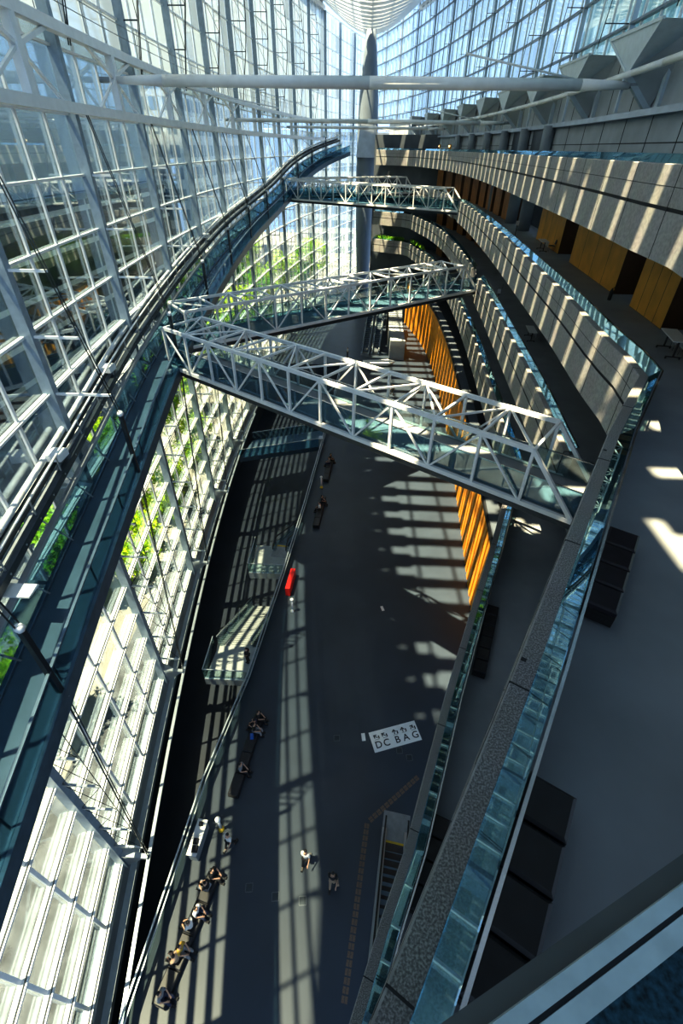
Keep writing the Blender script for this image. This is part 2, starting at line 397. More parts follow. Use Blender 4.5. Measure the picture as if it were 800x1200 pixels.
for x, y in ((2.31,3.83),(5.66,9.55)):
    m = MB(); d = Vector((.5,.87,0)); n = Vector((.87,-.5,0)); p = Vector((x,y,Z(-5.4)))
    q = [p+n*.01-d*.03, p+n*.08-d*.03, p+n*.08+d*.03, p+n*.01+d*.03]
    m.hexa(q, [e+Vector((0,0,.006)) for e in q]); tag(m.build('coping_slot', M['groove']), 'small dark slot let into the near granite coping, '+('by the lower joint' if y < 5 else 'by the footbridge end'), 'slot', kind='structure')
# own railing right under the camera
root = empty('near_railing', (0.2,.07,Z(-1.0)), 0, 'low blue grey sill rail across the bottom right corner beside dark carpet', 'railing')
def par_line(d):      # a line parallel to OWN, d metres towards the camera's floor
    a = Vector(OWN[0]); b = Vector(OWN[-1]); t = (b-a).normalized(); n = Vector((t.y,-t.x)); return [tuple(a+n*d), tuple(b+n*d)]
def strip(m, d0, d1, z0, z1):
    p, q = par_line(d0), par_line(d1)
    m.hexa([p[0]+(z0,), p[1]+(z0,), q[1]+(z0,), q[0]+(z0,)], [p[0]+(z1,), p[1]+(z1,), q[1]+(z1,), q[0]+(z1,)])
m = MB(); strip(m, 0, .0215, Z(-1.08), Z(-1.0)); m.build('outer_rail', M['sill'], root)
m = MB(); strip(m, .0285, .055, Z(-1.08), Z(-1.0)); m.build('inner_rail', M['sill'], root)
m = MB(); strip(m, .0215, .0285, Z(-1.08), Z(-1.012)); m.build('rail_groove', M['dark'], root)
m = MB(); strip(m, -.03, .055, Z(-2.6), Z(-1.09)); m.build('kerb', M['sillside'], root)

# ------------------------------------------------------------------ right-hand walls
wr = empty('wall_right', (16,60,Z(-30)), 0, 'right-hand back walls of the galleries with timber bays', 'wall', kind='structure')
lens_r = lambda y: -W(y)
m = MB()
rp = [(lens_r(y)+.3, y) for y in range(-6, 150, 4)]
m.sweep(rp, [(0,Z(-2.65)),(.4,Z(-2.65)),(.4,Z(4.9)),(0,Z(4.9))], 0)
for k in range(len(rp)-1):                                     # panel joints
    x, y = rp[k]; m.box(x-.02, x+.05, y-.03, y+.03, Z(-1.4), Z(4.8), 1)
m.sweep([(x-.01,y) for x, y in rp], [(0,Z(.35)),(.1,Z(.35)),(.1,Z(.4)),(0,Z(.4))], 1)
m.build('upper_concrete_wall', [M['upper'], M['groove']], wr)
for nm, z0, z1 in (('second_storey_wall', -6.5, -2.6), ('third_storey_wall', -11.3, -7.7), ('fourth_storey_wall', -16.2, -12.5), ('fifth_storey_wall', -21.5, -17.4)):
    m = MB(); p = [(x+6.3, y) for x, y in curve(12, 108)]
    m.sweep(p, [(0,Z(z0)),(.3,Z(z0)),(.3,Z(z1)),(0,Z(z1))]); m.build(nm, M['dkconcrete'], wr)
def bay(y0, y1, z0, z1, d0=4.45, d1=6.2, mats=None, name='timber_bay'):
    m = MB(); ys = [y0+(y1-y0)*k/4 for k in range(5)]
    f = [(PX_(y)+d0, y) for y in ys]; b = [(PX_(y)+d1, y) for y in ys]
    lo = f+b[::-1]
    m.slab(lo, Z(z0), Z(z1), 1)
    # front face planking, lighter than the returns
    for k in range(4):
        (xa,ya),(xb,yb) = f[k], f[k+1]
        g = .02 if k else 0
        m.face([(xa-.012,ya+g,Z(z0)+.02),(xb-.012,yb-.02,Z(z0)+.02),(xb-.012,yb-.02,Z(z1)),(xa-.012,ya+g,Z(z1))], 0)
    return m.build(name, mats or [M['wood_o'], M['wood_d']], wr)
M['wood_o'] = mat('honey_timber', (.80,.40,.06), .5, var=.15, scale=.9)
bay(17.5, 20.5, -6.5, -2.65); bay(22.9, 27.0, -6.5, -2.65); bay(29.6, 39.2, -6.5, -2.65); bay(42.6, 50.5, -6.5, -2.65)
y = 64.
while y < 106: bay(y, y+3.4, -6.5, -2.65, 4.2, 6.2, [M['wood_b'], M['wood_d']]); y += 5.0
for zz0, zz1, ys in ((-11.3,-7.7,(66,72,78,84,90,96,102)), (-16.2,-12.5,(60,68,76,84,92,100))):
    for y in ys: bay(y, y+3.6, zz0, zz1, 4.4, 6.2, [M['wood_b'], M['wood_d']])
for (x, y) in ((17.0,75),(16.4,62),(16.2,56)):
    m = MB(); m.lathe(x, y, [(.62,Z(-6.5)),(.62,Z(-2.65))], 16); m.build('round_pillar', M['concrete'], wr)
for y in (55,63,71,79,87,95):                                  # upper gallery: dark openings with piers
    m = MB(); x = lens_r(y)+.28; m.box(x-.08, x+.1, y, y+5.4, Z(-1.43), Z(1.5)); m.build('dark_opening', M['dark'], wr)
    m = MB(); m.lathe(x-.5, y-1.0, [(.5,Z(-1.45)),(.5,Z(1.7))], 14); m.build('round_pier', M['concrete'], wr)
for y in (100,107,114):
    m = MB(); x = lens_r(y)+.2; m.box(x-.1, x+.1, y, y+5, Z(-.9), Z(.6)); m.build('lit_opening', M['wood_o'], wr)
    m = MB(); m.box(x-.16, x-.1, y+.4, y+4.6, Z(.25), Z(.45)); m.build('warm_light', M['lamp'], wr)
m = MB()                                                       # beam along the top of the concrete wall
m.sweep(rp, [(-.45,Z(1.55)),(-.05,Z(1.55)),(-.05,Z(1.85)),(-.45,Z(1.85))]); m.build('sill_beam', M['steel'], wr)
m = MB()
for k in range(len(rp)-1):
    (x0,y0),(x1,y1) = rp[k], rp[k+1]; m.tube((x0-1.75,y0,Z(3.25)), (x1-1.75,y1,Z(3.25)), .16, 10)
m.build('purlin_tube', M['white'], wr)
# faceted brackets under each wall post
for y in [q+5.47 for q in POST if 20 < q < 120]:
    x = lens_r(y)+.3; m = MB(); a = 3.0
    top = [(x-.05,y-a,Z(4.9)),(x-2.0,y-a,Z(4.95)),(x-2.0,y+a,Z(4.95)),(x-.05,y+a,Z(4.9))]
    tip = (x-1.75,y,Z(3.25)); heel = (x-.1,y,Z(1.8))
    m.face([top[1], top[2], tip], 0); m.face([top[0], top[1], tip], 0); m.face([top[3], tip, top[2]], 0)
    m.face([top[0], tip, heel], 1); m.face([top[3], heel, tip], 1); m.face(top, 0)
    m.bar(top[1], top[2], .14); m.bar(top[1], tip, .10); m.bar(top[2], tip, .10); m.bar(tip, heel, .3, .3)
    m.bar((x-.1,y-1.2,Z(1.8)), (x-.1,y-1.2,Z(4.9)), .35, .35); m.bar((x-1.75,y+.2,Z(1.7)), (x-1.75,y+.2,Z(3.2)), .14)
    m.build('faceted_bracket', [M['pale_panel'], M['upper']], wr)
# upper right glass wall
m = MB()
rq = [(lens_r(y), y) for y in [-10+RIB*k for k in range(64)] if y < 163]
m.sweep(rq, [(0,Z(4.9)),(.03,Z(4.9)),(.03,Z(27)),(0,Z(27))]); m.build('upper_glass', M['wallglass'], wr)
for k, z in enumerate([q for q in RZ if q > 5]):
    m = MB(); m.sweep(rq, [(-.35,Z(z)-.06),(-.04,Z(z)-.06),(-.04,Z(z)+.06),(-.35,Z(z)+.06)]); m.build('rail', M['blue_steel'], wr)
m = MB()
for (x, y) in rq: m.bar((x-.1,y,Z(4.9)), (x-.1,y,Z(27)), .12, .12)
m.build('thin_mullions', M['white'], wr)
for y in POST:
    m = MB(); x = lens_r(y); m.bar((x-.2,y,Z(4.9)), (x-.2,y,Z(27)), .3, .2, 0, (0,1,0))
    m.tube((x-1.9,y,Z(4.9)), (x-.9,y,Z(16)), .025, 5, 1); m.tube((x-.9,y,Z(16)), (x-1.9,y,Z(27)), .025, 5, 1)
    for z in RZ:
        if 5.5 < z < 26: m.bar((x-.4,y,Z(z)), (x-1.9+abs(abs(z-16)-11)/11, y, Z(z)), .05, .05, 1)
    m.build('wide_post', [M['steel'], M['cable']], wr)

# orange timber wall
ow = empty('wall_timber', (10,24,Z(-30)), 0, 'tall orange timber fin wall curving along the hall floor', 'wall', kind='structure')
m = MB(); op = [(x+.55,y) for x, y in curve(21, 107)]
m.sweep(op, [(0,Z(-30)),(.3,Z(-30)),(.3,Z(-21.55)),(0,Z(-21.55))]); m.build('backing', M['wood_d'], ow)
m = MB(); m.sweep([(x+.15,y) for x, y in curve(21, 107)], [(-.02,Z(-21.75)),(.9,Z(-21.75)),(.9,Z(-21.45)),(-.02,Z(-21.45))]); m.build('capping', M['dkconcrete'], ow)
y = 21.3
while y < 106.5:
    m = MB(); x = PX_(y)+.15; x2 = PX_(y+.62)+.15
    m.hexa([(x,y,Z(-30)),(x2,y+.62,Z(-30)),(x2+.42,y+.75,Z(-30)),(x+.42,y+.1,Z(-30))], [(x,y,Z(-21.8)),(x2,y+.62,Z(-21.8)),(x2+.42,y+.75,Z(-21.8)),(x+.42,y+.1,Z(-21.8))])
    m.build('timber_fin', M['wood'], ow); y += .98
m = MB()                                                        # wall at the far end of the timber run and behind the escalators
m.sweep([(1.7,116),(6,113.6),(10.5,110),(18,105)], [(0,Z(-30)),(.4,Z(-30)),(.4,Z(2)),(0,Z(2))]); tag(m.build('wall_far', M['dkconcrete']), 'dark far wall behind the distant escalators', 'wall', kind='structure')

# ------------------------------------------------------------------ left glass wall
wl = empty('wall_left', (-15,60,Z(-32)), 0, 'tall glass wall of posts, white rails and panes along the left', 'wall', kind='structure')
YS = [POST[0]+RIB*k for k in range(0, 70) if POST[0]+RIB*k < 160]
lp = [(W(y), y) for y in YS]
m = MB(); m.sweep(lp, [(-.02,Z(-32)),(0,Z(-32)),(0,Z(4.3)),(-.02,Z(4.3))]); m.build('glass', M['wallglass'], wl)
m = MB()
for k in range(len(lp)-1):                                     # fritted panels above the wind truss, with clear gaps
    (x0,y0),(x1,y1) = lp[k], lp[k+1]
    for q in range(len(RZ)-1):
        if RZ[q] > 3 and RZ[q] < 20:
            a, b = .012, .988
            pa = (x0+(x1-x0)*a, y0+(y1-y0)*a); pb = (x0+(x1-x0)*b, y0+(y1-y0)*b)
            m.face([pa+(Z(RZ[q])+.0,), pb+(Z(RZ[q])+.0,), pb+(Z(RZ[q+1])-.01,), pa+(Z(RZ[q+1])-.01,)])
m.build('fritted_panels', M['panel'], wl)
for z in RZ:
    m = MB(); w = .2
    m.sweep(lp, [(.02,Z(z)-.05),(w,Z(z)-.05),(w,Z(z)+.05),(.02,Z(z)+.05)])
    if z < -8:
        m.sweep(lp, [(w+.07,Z(z)-.04),(w+.13,Z(z)-.04),(w+.13,Z(z)+.05),(w+.07,Z(z)+.05)])
        m.sweep(lp, [(w,Z(z)-.10),(w+.07,Z(z)-.10),(w+.07,Z(z)-.04),(w,Z(z)-.04)], 1)
    m.build('rail', [M['white'], M['dark']], wl)
m = MB()
for k, (x, y) in enumerate(lp):
    if k % 4: m.bar((x+.09,y,Z(-30.7)), (x+.09,y,Z(20.4)), .10, .14, 0, (0,1,0))
m.build('thin_mullions', M['white'], wl)
for y in POST:
    if y > 155: continue
    m = MB(); x = W(y); m.bar((x+.29,y,Z(-30.9)), (x+.29,y,Z(20.4)), .5, .34, 0, (0,1,0)); m.build('wide_post', M['post'], wl)
m = MB()
m = MB(); m.sweep(lp, [(-.3,Z(-32.4)),(.35,Z(-32.4)),(.35,Z(-30.75)),(-.3,Z(-30.75))]); m.build('curb', M['upper'], wl)
m = MB(); m.sweep(lp, [(.36,Z(-32.0)),(.72,Z(-32.0)),(.72,Z(-31.6)),(.36,Z(-31.6))]); m.build('base_beam', M['pale_panel'], wl)
m = MB(); m.sweep(lp, [(-.8,Z(-36.5)),(-.4,Z(-36.5)),(-.4,Z(-32.3)),(-.8,Z(-32.3))]); m.build('basement_wall', M['dkconcrete'], wl)
m = MB(); m.sweep([(W(y)+1.9,y) for y in YS if y < 60], [(-.09,Z(-29.75)),(.09,Z(-29.75)),(.09,Z(-29.6)),(-.09,Z(-29.6))]); m.build('tip_rail', M['steel'], wl)
# wind truss at tie level
m = MB()
for z, r in ((1.3,.17),(4.0,.17)):
    m.sweep([(W(y)+1.0,y) for y in YS if y < 130], [(-.2,Z(z)-.2),(.2,Z(z)-.2),(.2,Z(z)+.2),(-.2,Z(z)+.2)])
m.build('wind_truss_chords', M['white'], wl)
m = MB()
for y in [q+5.47 for q in POST]:
    if y < 128:
        x = W(y)+1.0; m.bar((x,y,Z(1.3)), (x,y,Z(4.0)), .38, .38)
        m.bar((x,y,Z(4.2)), (W(y),y,Z(4.2)), .2, .2); m.bar((x,y,Z(1.3)), (W(y),y,Z(1.3)), .2, .2)
        if y < 70:
            for s in (-1, 1):
                y2 = y+s*3.4; m.bar((x,y,Z(2.9)), (W(y2)+1.0,y2,Z(3.9)), .16); m.bar((x,y,Z(2.9)), (W(y2)+1.0,y2,Z(1.35)), .12)
            for q in range(4):
                y3 = y+q*RIB; m.bar((W(y3),y3,Z(4.2)), (W(y3+RIB)+1.0,y3+RIB,Z(4.2)), .08)
m.build('wind_truss_webs', M['white'], wl)
m = MB()                                                       # walkway rail over the truss
for k, y in enumerate(YS):
    if y < 100:
        m.tube((W(y)+1.0,y,Z(4.3)), (W(y)+1.0,y,Z(5.4)), .02, 5)
        for zz in (5.4, 4.9): m.tube((W(y)+1.0,y,Z(zz)), (W(y+RIB)+1.0,y+RIB,Z(zz)), .02, 5)
m.build('walkway_rail', M['grey'], wl)
# one cable truss per post: bracket at the foot, inner cable, spreaders, hanger strut at the ramp, cables above
for y in POST:
    if not (-5 < y < 118): continue
    x = W(y); m = MB(); xi = rx(y) if y < 86 else x+3.1; r = rz(y)
    foot = Vector((x+1.9,y,Z(-29.5))); hang = Vector((xi,y,Z(r-.2))); top = hang+Vector((0,0,3.4)); cap = Vector((x+1.0,y,Z(1.3)))
    m.face([(x+.1,y-.1,Z(-29.3)),(x+.1,y-.1,Z(-31.2)),foot], 1); m.face([(x+.1,y+.55,Z(-29.3)),(x+.1,y+.1,Z(-31.2)),foot], 1)
    m.face([(x+.1,y-.1,Z(-29.3)),foot,(x+.1,y+.55,Z(-29.3))], 1); m.face([(x+.1,y-.1,Z(-31.2)),(x+.1,y+.55,Z(-29.3)),foot], 1)
    m.bar((x+.2,y,Z(-29.4)), foot, .22, .22, 1)
    m.tube(foot, hang, .028, 6); m.tube(foot+Vector((0,.12,0)), hang+Vector((0,.12,0)), .022, 5)
    m.bar(hang, top, .16, .16); m.lathe(hang.x, hang.y, [(.12,hang.z-.15),(.17,hang.z),(.12,hang.z+.15)], 8, 2); m.lathe(top.x, top.y, [(.10,top.z-.12),(.15,top.z),(.1,top.z+.12)], 8, 2)
    for d in (-.09, .09): m.tube(top+Vector((0,d,0)), cap+Vector((0,d,0)), .024, 5)
    prev = None
    for z in RZ:
        zz = Z(z)
        if -29 < z < r-.6:
            u = (zz-foot.z)/(hang.z-foot.z); e = foot.lerp(hang, u)
            ln = min(e.x-x, 2.1); m.bar((x+.4,y,zz), (x+ln,y,zz), .09, .09, 1)
            m.lathe(x+ln*.62, y, [(.05,zz-.1),(.09,zz),(.05,zz+.1)], 6, 1)
            if prev: m.tube(prev, (x+ln,y,zz), .018, 5); m.tube((x+.5,y,prev[2]), (x+ln,y,zz), .014, 5); m.tube(prev, (x+.5,y,zz), .014, 5)
            prev = (x+ln,y,zz)
        elif r+3.6 < z < 1.0:
            u = (zz-top.z)/(cap.z-top.z); e = top.lerp(cap, u); m.bar((x+.4,y,zz), (e.x,y,zz), .10, .10, 2)
        elif 4.8 < z < 20:
            b = 1.0+1.2*math.sin(PI*(z-4.3)/16.1); m.bar((x+.2,y,zz), (x+b,y,zz), .07, .07)
            b0 = 1.0+1.2*math.sin(PI*max(0,(z-2.43-4.3))/16.1); m.tube((x+b0,y,zz-2.43), (x+b,y,zz), .03, 5)
            m.tube((x+b0,y+.2,zz-2.43), (x+b,y+.2,zz), .03, 5); m.tube((x+b0,y,zz-2.43), (x+.2,y+RIB,zz), .02, 5)
    m.build('cable_truss', [M['cable'], M['steel'], M['white']], wl)

# ------------------------------------------------------------------ ramp hung along the left wall
rp_ = empty('hanging_ramp', (rx(30),30,Z(rz(30))), 0, 'long dark sloping ramp with blue glass sides hung along the left glass wall', 'ramp')
ry = [-8+2*k for k in range(66)]
inner = [(rx(y), y) for y in ry]; zz_ = [Z(rz(y)) for y in ry]
WD = 1.75
m = MB(); m.sweep(inner, [(-WD,-.08),(-.0,-.08),(-.0,0),(-WD,0)], 0, True, True, zz_); m.build('deck', M['deckblue'], rp_)
m = MB(); m.sweep(inner, [(-.05,-.55),(.16,-.55),(.16,.10),(-.05,.10)], 0, True, True, zz_); m.build('inner_edge_beam', M['blue_steel'], rp_)
m = MB(); m.sweep(inner, [(-WD-.16,-.55),(-WD+.02,-.55),(-WD+.02,.1),(-WD-.16,.1)], 0, True, True, zz_); m.build('outer_edge_beam', M['blue_steel'], rp_)
m = MB(); m.sweep(inner, [(.02,.1),(.04,.1),(.04,1.1),(.02,1.1)], 0, True, True, zz_); m.build('inner_guard_glass', M['bluepane'], rp_)
m = MB(); m.sweep(inner, [(-WD-.04,.1),(-WD-.02,.1),(-WD-.02,1.35),(-WD-.04,1.35)], 0, True, True, zz_); m.build('outer_guard_glass', M['bluepane'], rp_)
m = MB(); m.sweep(inner, [(-.02,1.1),(.08,1.1),(.08,1.16),(-.02,1.16)], 0, True, True, zz_); m.build('inner_handrail', M['blue_steel'], rp_)
m = MB(); m.sweep(inner, [(-WD-.22,1.35),(-WD+.02,1.35),(-WD+.02,1.47),(-WD-.22,1.47)], 0, True, True, zz_); m.build('outer_handrail', M['steel'], rp_)
for y in ry[::2]:
    x = rx(y); zc = Z(rz(y)); m = MB()
    m.bar((x-.1,y,zc), (x-.1,y,zc+1.05), .05, .05); m.build('guard_post', M['dark'], rp_)
for y in ry[1::3]:
    x = rx(y); zc = Z(rz(y)); m = MB(); m.bar((x-WD-.1,y,zc-.3), (x-WD-1.5,y-.6,zc+.4), .2, .2); m.build('side_strut', M['steel'], rp_)
# service track on the wall side of the ramp
tk = empty('service_track', (rx(30)-2.5,30,Z(rz(30)+2)), 0, 'dark twin rail service track running up along the glass wall beside the ramp', 'track')
def trk(y): return rx(y)-WD+.12
for o0, o1, h0, h1, nm, mt in ((-.62,-.40,1.75,2.05,'dark_beam','dark'), (-1.12,-.90,2.0,2.3,'dark_beam','dark'), (-.86,-.70,1.9,2.0,'cable_tray','grey')):
    m = MB(); m.sweep([(trk(y),y) for y in ry], [(o0,h0),(o1,h0),(o1,h1),(o0,h1)], 0, True, True, zz_); m.build(nm, M[mt], tk)
for o, h, r in ((-.52,2.75,.05),(-1.2,2.45,.13)):
    m = MB()
    for k in range(len(ry)-1): m.tube((trk(ry[k])+o,ry[k],zz_[k]+h), (trk(ry[k+1])+o,ry[k+1],zz_[k+1]+h), r, 7)
    m.build('white_tube', M['white'], tk)
k = 0; y = -7.
while y < 118:
    m = MB(); x = trk(y); z = Z(rz(y)); m.bar((x-1.1,y,z+1.95), (x-.4,y,z+1.9), .1, .08)
    if k % 2: m.bar((x-.52,y,z+1.9), (x-.52,y,z+2.75), .05, .05); m.bar((x-.52,y,z+1.9), (x-.1,y+.7,z+.2), .06, .06)
    m.build('cross_tie', M['steel'], tk); y += 1.35; k += 1
for y in (16.5, 24.0, 52.0):
    x = trk(y); z = Z(rz(y)); m = MB(); m.box(x-1.05, x-.45, y-.35, y+.35, z+2.3, z+2.6); m.build('junction_box', M['white'], tk)
m = MB(); y = 10.2; x = rx(y); z = Z(rz(y)); m.box(x-WD-.9, x-WD+.5, y-.3, y+.3, z+1.5, z+1.56); m.build('landing_plate', M['white'], tk)

# ------------------------------------------------------------------ footbridges
def footbridge(label, A, B, zf, width, n, flip=1, ends=(False, True)):
    """box truss from A to B (near chord line), the far truss `width` to the side"""
    root = empty('footbridge', (A[0],A[1],Z(zf)), 0, label, 'footbridge')
    a = Vector((A[0],A[1],0)); b = Vector((B[0],B[1],0)); d = (b-a); Ln = d.length; d.normalize()
    s = Vector((-d.y, d.x, 0))*flip*width; H = 2.42
    zb, zt = Z(zf)-.12, Z(zf)-.12+H
    up = lambda p, z: Vector((p.x,p.y,z))
    pts = [a+d*(Ln*k/n) for k in range(n+1)]
    for side in (0, 1):
        o = s*side; t0 = 1 if ends[0] else 0; t1 = n-1 if ends[1] else n
        m = MB(); m.bar(up(pts[0]+o,zb), up(pts[n]+o,zb), .16, .2); m.build('bottom_chord', M['white'], root)
        m = MB(); m.bar(up(pts[t0]+o,zt), up(pts[t1]+o,zt), .16, .18); m.build('top_chord', M['white'], root)
        for k in range(t0, t1+1):
            m = MB(); m.bar(up(pts[k]+o,zb), up(pts[k]+o,zt), .12, .12, 0, tuple(d)); m.build('truss_post', M['white'], root)
        for k in range(t0, t1):
            m = MB()
            if (k % 2 == 0): m.bar(up(pts[k]+o,zt), up(pts[k+1]+o,zb), .085, .085)
            else: m.bar(up(pts[k]+o,zb), up(pts[k+1]+o,zt), .085, .085)
            m.build('truss_diagonal', M['white'], root)
        if ends[1]:
            m = MB(); m.bar(up(pts[n-1]+o,zt), up(pts[n]+o,zb), .14, .16); m.build('end_brace', M['white'], root)
        m = MB(); e = o*(.93 if side else 1)+(s*.05 if not side else Vector((0,0,0)))
        p0, p1 = pts[0]+e, pts[n]+e; m.hexa([up(p0,zb+.1), up(p1,zb+.1), up(p1+s*.01,zb+.1), up(p0+s*.01,zb+.1)], [up(p0,zb+1.2), up(p1,zb+1.2), up(p1+s*.01,zb+1.2), up(p0+s*.01,zb+1.2)])
        m.build('side_glass', M['bluepane'] if side == 0 else M['clear'], root)
        m = MB(); m.bar(up(p0+s*(.03 if not side else -.03),zb+1.2), up(p1+s*(.03 if not side else -.03),zb+1.2), .05, .05); m.build('handrail', M['chrome'], root)
    m = MB()
    for k in range((1 if ends[0] else 0), (n if ends[1] else n+1)):
        m.bar(up(pts[k],zt), up(pts[k]+s,zt), .11, .11)
    m.build('top_cross_beams', M['white'], root)
    m = MB()
    for k in range(1 if ends[0] else 0, n-1 if ends[1] else n):
        p, q = (pts[k], pts[k+1]+s) if k % 2 else (pts[k]+s, pts[k+1]); m.bar(up(p,zt), up(q,zt), .08, .08)
    m.build('top_bracing', M['white'], root)
    m = MB(); q = [pts[0]+s*.03, pts[n]+s*.03, pts[n]+s*.97, pts[0]+s*.97]
    m.hexa([up(p,Z(zf)-.3) for p in q], [up(p,Z(zf)-.02) for p in q]); m.build('deck', M['deck'], root)
    m = MB(); q = [pts[0]+s*.0, pts[n]+s*.0, pts[n]+s*1., pts[0]+s*1.]
    m.hexa([up(p,Z(zf)-.52) for p in q], [up(p,Z(zf)-.3) for p in q]); m.build('underside', M['dark'], root)
    return root
footbridge('nearest white truss footbridge slanting down across the middle of the hall', (-12.35,29.4), (8.5,14.45), -11.3, 3.0, 12)
footbridge('middle white truss footbridge rising to the right behind the nearest one', (-12.1,33.0), (11.75,52.4), -11.3, 3.0, 13)
footbridge('distant white truss footbridge level with the second storey before the great column', (-12.6,89.6), (12.5,74.6), -6.5, 3.0, 13)
footbridge('farthest white truss footbridge, mostly hidden behind the distant one', (-12.2,93.5), (9.3,107.6), -6.5, 3.0, 12)

# ------------------------------------------------------------------ column, roof, ties
m = MB(); m.lathe(0, 122, [(1.35,Z(-36)),(1.45,Z(-24)),(1.9,Z(-14)),(2.15,Z(-4)),(2.1,Z(1)),(1.85,Z(8)),(1.25,Z(14)),(.85,Z(18.2))], 20)
col = m.build('great_column', M['column']); tag(col, 'giant tapered blue grey column standing at the far end of the hall', 'column', kind='structure')
m = MB(); m.hexa([(-2.2,119.6,Z(-1.6)),(2.6,119.6,Z(-1.6)),(2.6,124,Z(-1.6)),(-2.2,124,Z(-1.6))], [(-1.5,119.9,Z(3.6)),(1.6,119.9,Z(3.6)),(1.6,124,Z(3.6)),(-1.5,124,Z(3.6))])
m.build('pale_collar', M['steel'], col)
rf = empty('roof', (0,60,Z(17)), 0, 'glazed roof with curved white ribs, its hull resting on the far column', 'roof', kind='structure')
def keel(y): return 17.0+.0011*(122-y)**2*(.35 if y < 122 else 6)
k = 0; y = POST[0]
while y < 128:
    m = MB(); hw = -W(y); kz = keel(y); th = .62+.5*0
    n = 14; top = []; bot = []
    for q in range(n+1):
        x = -hw+2*hw*q/n; u = x/hw; zb = kz+(20.5+1.5-kz)*abs(u)**1.7 if kz < 22 else 22
        bot.append((x,zb)); top.append((x,zb+.9))
    for q in range(n):
        (xa,za),(xb,zb2) = bot[q], bot[q+1]; (xc,zc),(xd,zd) = top[q], top[q+1]
        w = (1.25,.85,.55,.5,.5,.5)[q] if q < 6 else 1.02
        m.hexa([(xa,y-w,Z(za)),(xb,y-w,Z(zb2)),(xb,y+w,Z(zb2)),(xa,y+w,Z(za))], [(xc,y-w,Z(zc)),(xd,y-w,Z(zd)),(xd,y+w,Z(zd)),(xc,y+w,Z(zc))])
    m.build('rib', M['white'], rf); y += RIB; k += 1
for s in (-1, 1):
    m = MB(); m.sweep([(s*-W(y)*1.0, y) for y in YS if y < 130], [(-.35,Z(20.4)),(.35,Z(20.4)),(.35,Z(21.1)),(-.35,Z(21.1))]); m.build('edge_beam', M['white'], rf)
for x in (-9.5,-6.3,-3.2,0,3.2,6.3,9.5):
    m = MB(); yy = [q for q in YS if -10 < q < 126]
    for a, b in zip(yy[:-1], yy[1:]):
        def zb(y): 
            kz = keel(y); return kz+(22-kz)*min(1,abs(x)/-W(y))**1.7 if kz < 22 else 22
        m.bar((x,a,Z(zb(a)+.5)), (x,b,Z(zb(b)+.5)), .22, .22)
    m.build('purlin', M['white'], rf)
m = MB()  # unseen sheets added to block the sun, their gaps shaped for its patches
zr = Z(23.2)
for (x0,x1,y0,y1) in ((-17,17,-14,2.2),(-8,17,4.5,6.0),(-17,-2.4,2.2,4.5),(-8,-1.3,6.0,8.0),(-7.6,-2.6,8.0,14.5),(-17,-8,4.5,6.6),(5.2,17,8,132)): m.box(x0, x1, y0, y1, zr, zr+.2)
m.sweep([(W(y)-.3,y) for y in YS if y < 130], [(0,zr),(1.2,zr),(1.2,zr+.15),(0,zr+.15)])
m.sweep([(W(y)-.3,y) for y in YS if y < 130], [(1.75,zr),(2.5,zr),(2.5,zr+.15),(1.75,zr+.15)])
m.sweep([(W(y)-.15,y) for y in YS if y < 130], [(0,zr-3.2),(.1,zr-3.2),(.1,zr),(0,zr)])
m.build('sun_block_sheets', M['grey'], rf)
def tie(y, z, label, r=.29):
    x0, x1 = W(y)+1.2, -W(y)-1.2
    root = empty('tie_beam', (0,y,Z(z)), 0, label, 'beam'); m = MB()
    xs = [x0, x0+2.6, 0, x1-2.6, x1]; rs = [.16, r*.92, r, r*.92, .16]
    for k in range(4): m.tube((xs[k],y,Z(z)), (xs[k+1],y,Z(z)), rs[k], 18, 0, rs[k+1])
    m.build('spindle_tube', M['white'], root)
    m = MB(); m.tube((x1-.2,y,Z(z)), (x1+1.2,y,Z(z)+.1), .14, 10); m.tube((x0-1.0,y,Z(z)), (x0+.2,y,Z(z)), .14, 10); m.build('end_pins', M['grey'], root)
    m = MB(); m.tube((x1-3.0,y+.1,Z(z)+.25), (x1-9,y+.1,Z(z)+1.2), .05, 6); m.tube((x0+3.,y+.1,Z(z)-.2), (x0+9,y+.1,Z(z)-1.1), .03, 6); m.build('stay_rods', M['white'], root)
tie(34.95, 2.83, 'big white spindle tube spanning the hall near the top of the picture')
tie(67.8, 2.3, 'second white tie tube, thinner with distance, crossing in front of the column', .2)
tie(100.6, 2.6, 'third and farthest white tie tube just above the column collar', .2)

# ------------------------------------------------------------------ hall floor: slot edge, footways, stairs, escalators
root = empty('glass_balustrade', (-7,18,Z(-30)), 0, 'long glass balustrade with steel handrails along the edge of the hall floor', 'balustrade')
vp = [(x+.08,y) for x, y in VOID]
m = MB(); m.sweep(vp, [(-.01,Z(-30)),(.01,Z(-30)),(.01,Z(-28.95)),(-.01,Z(-28.95))]); m.build('glass', M['clear'], root)
m = MB(); m.sweep(vp, [(-.04,Z(-28.95)),(.04,Z(-28.95)),(.04,Z(-28.88)),(-.04,Z(-28.88))]); m.sweep(vp, [(.12,Z(-29.15)),(.18,Z(-29.15)),(.18,Z(-29.09)),(.12,Z(-29.09))]); m.build('handrail', M['steel'], root)
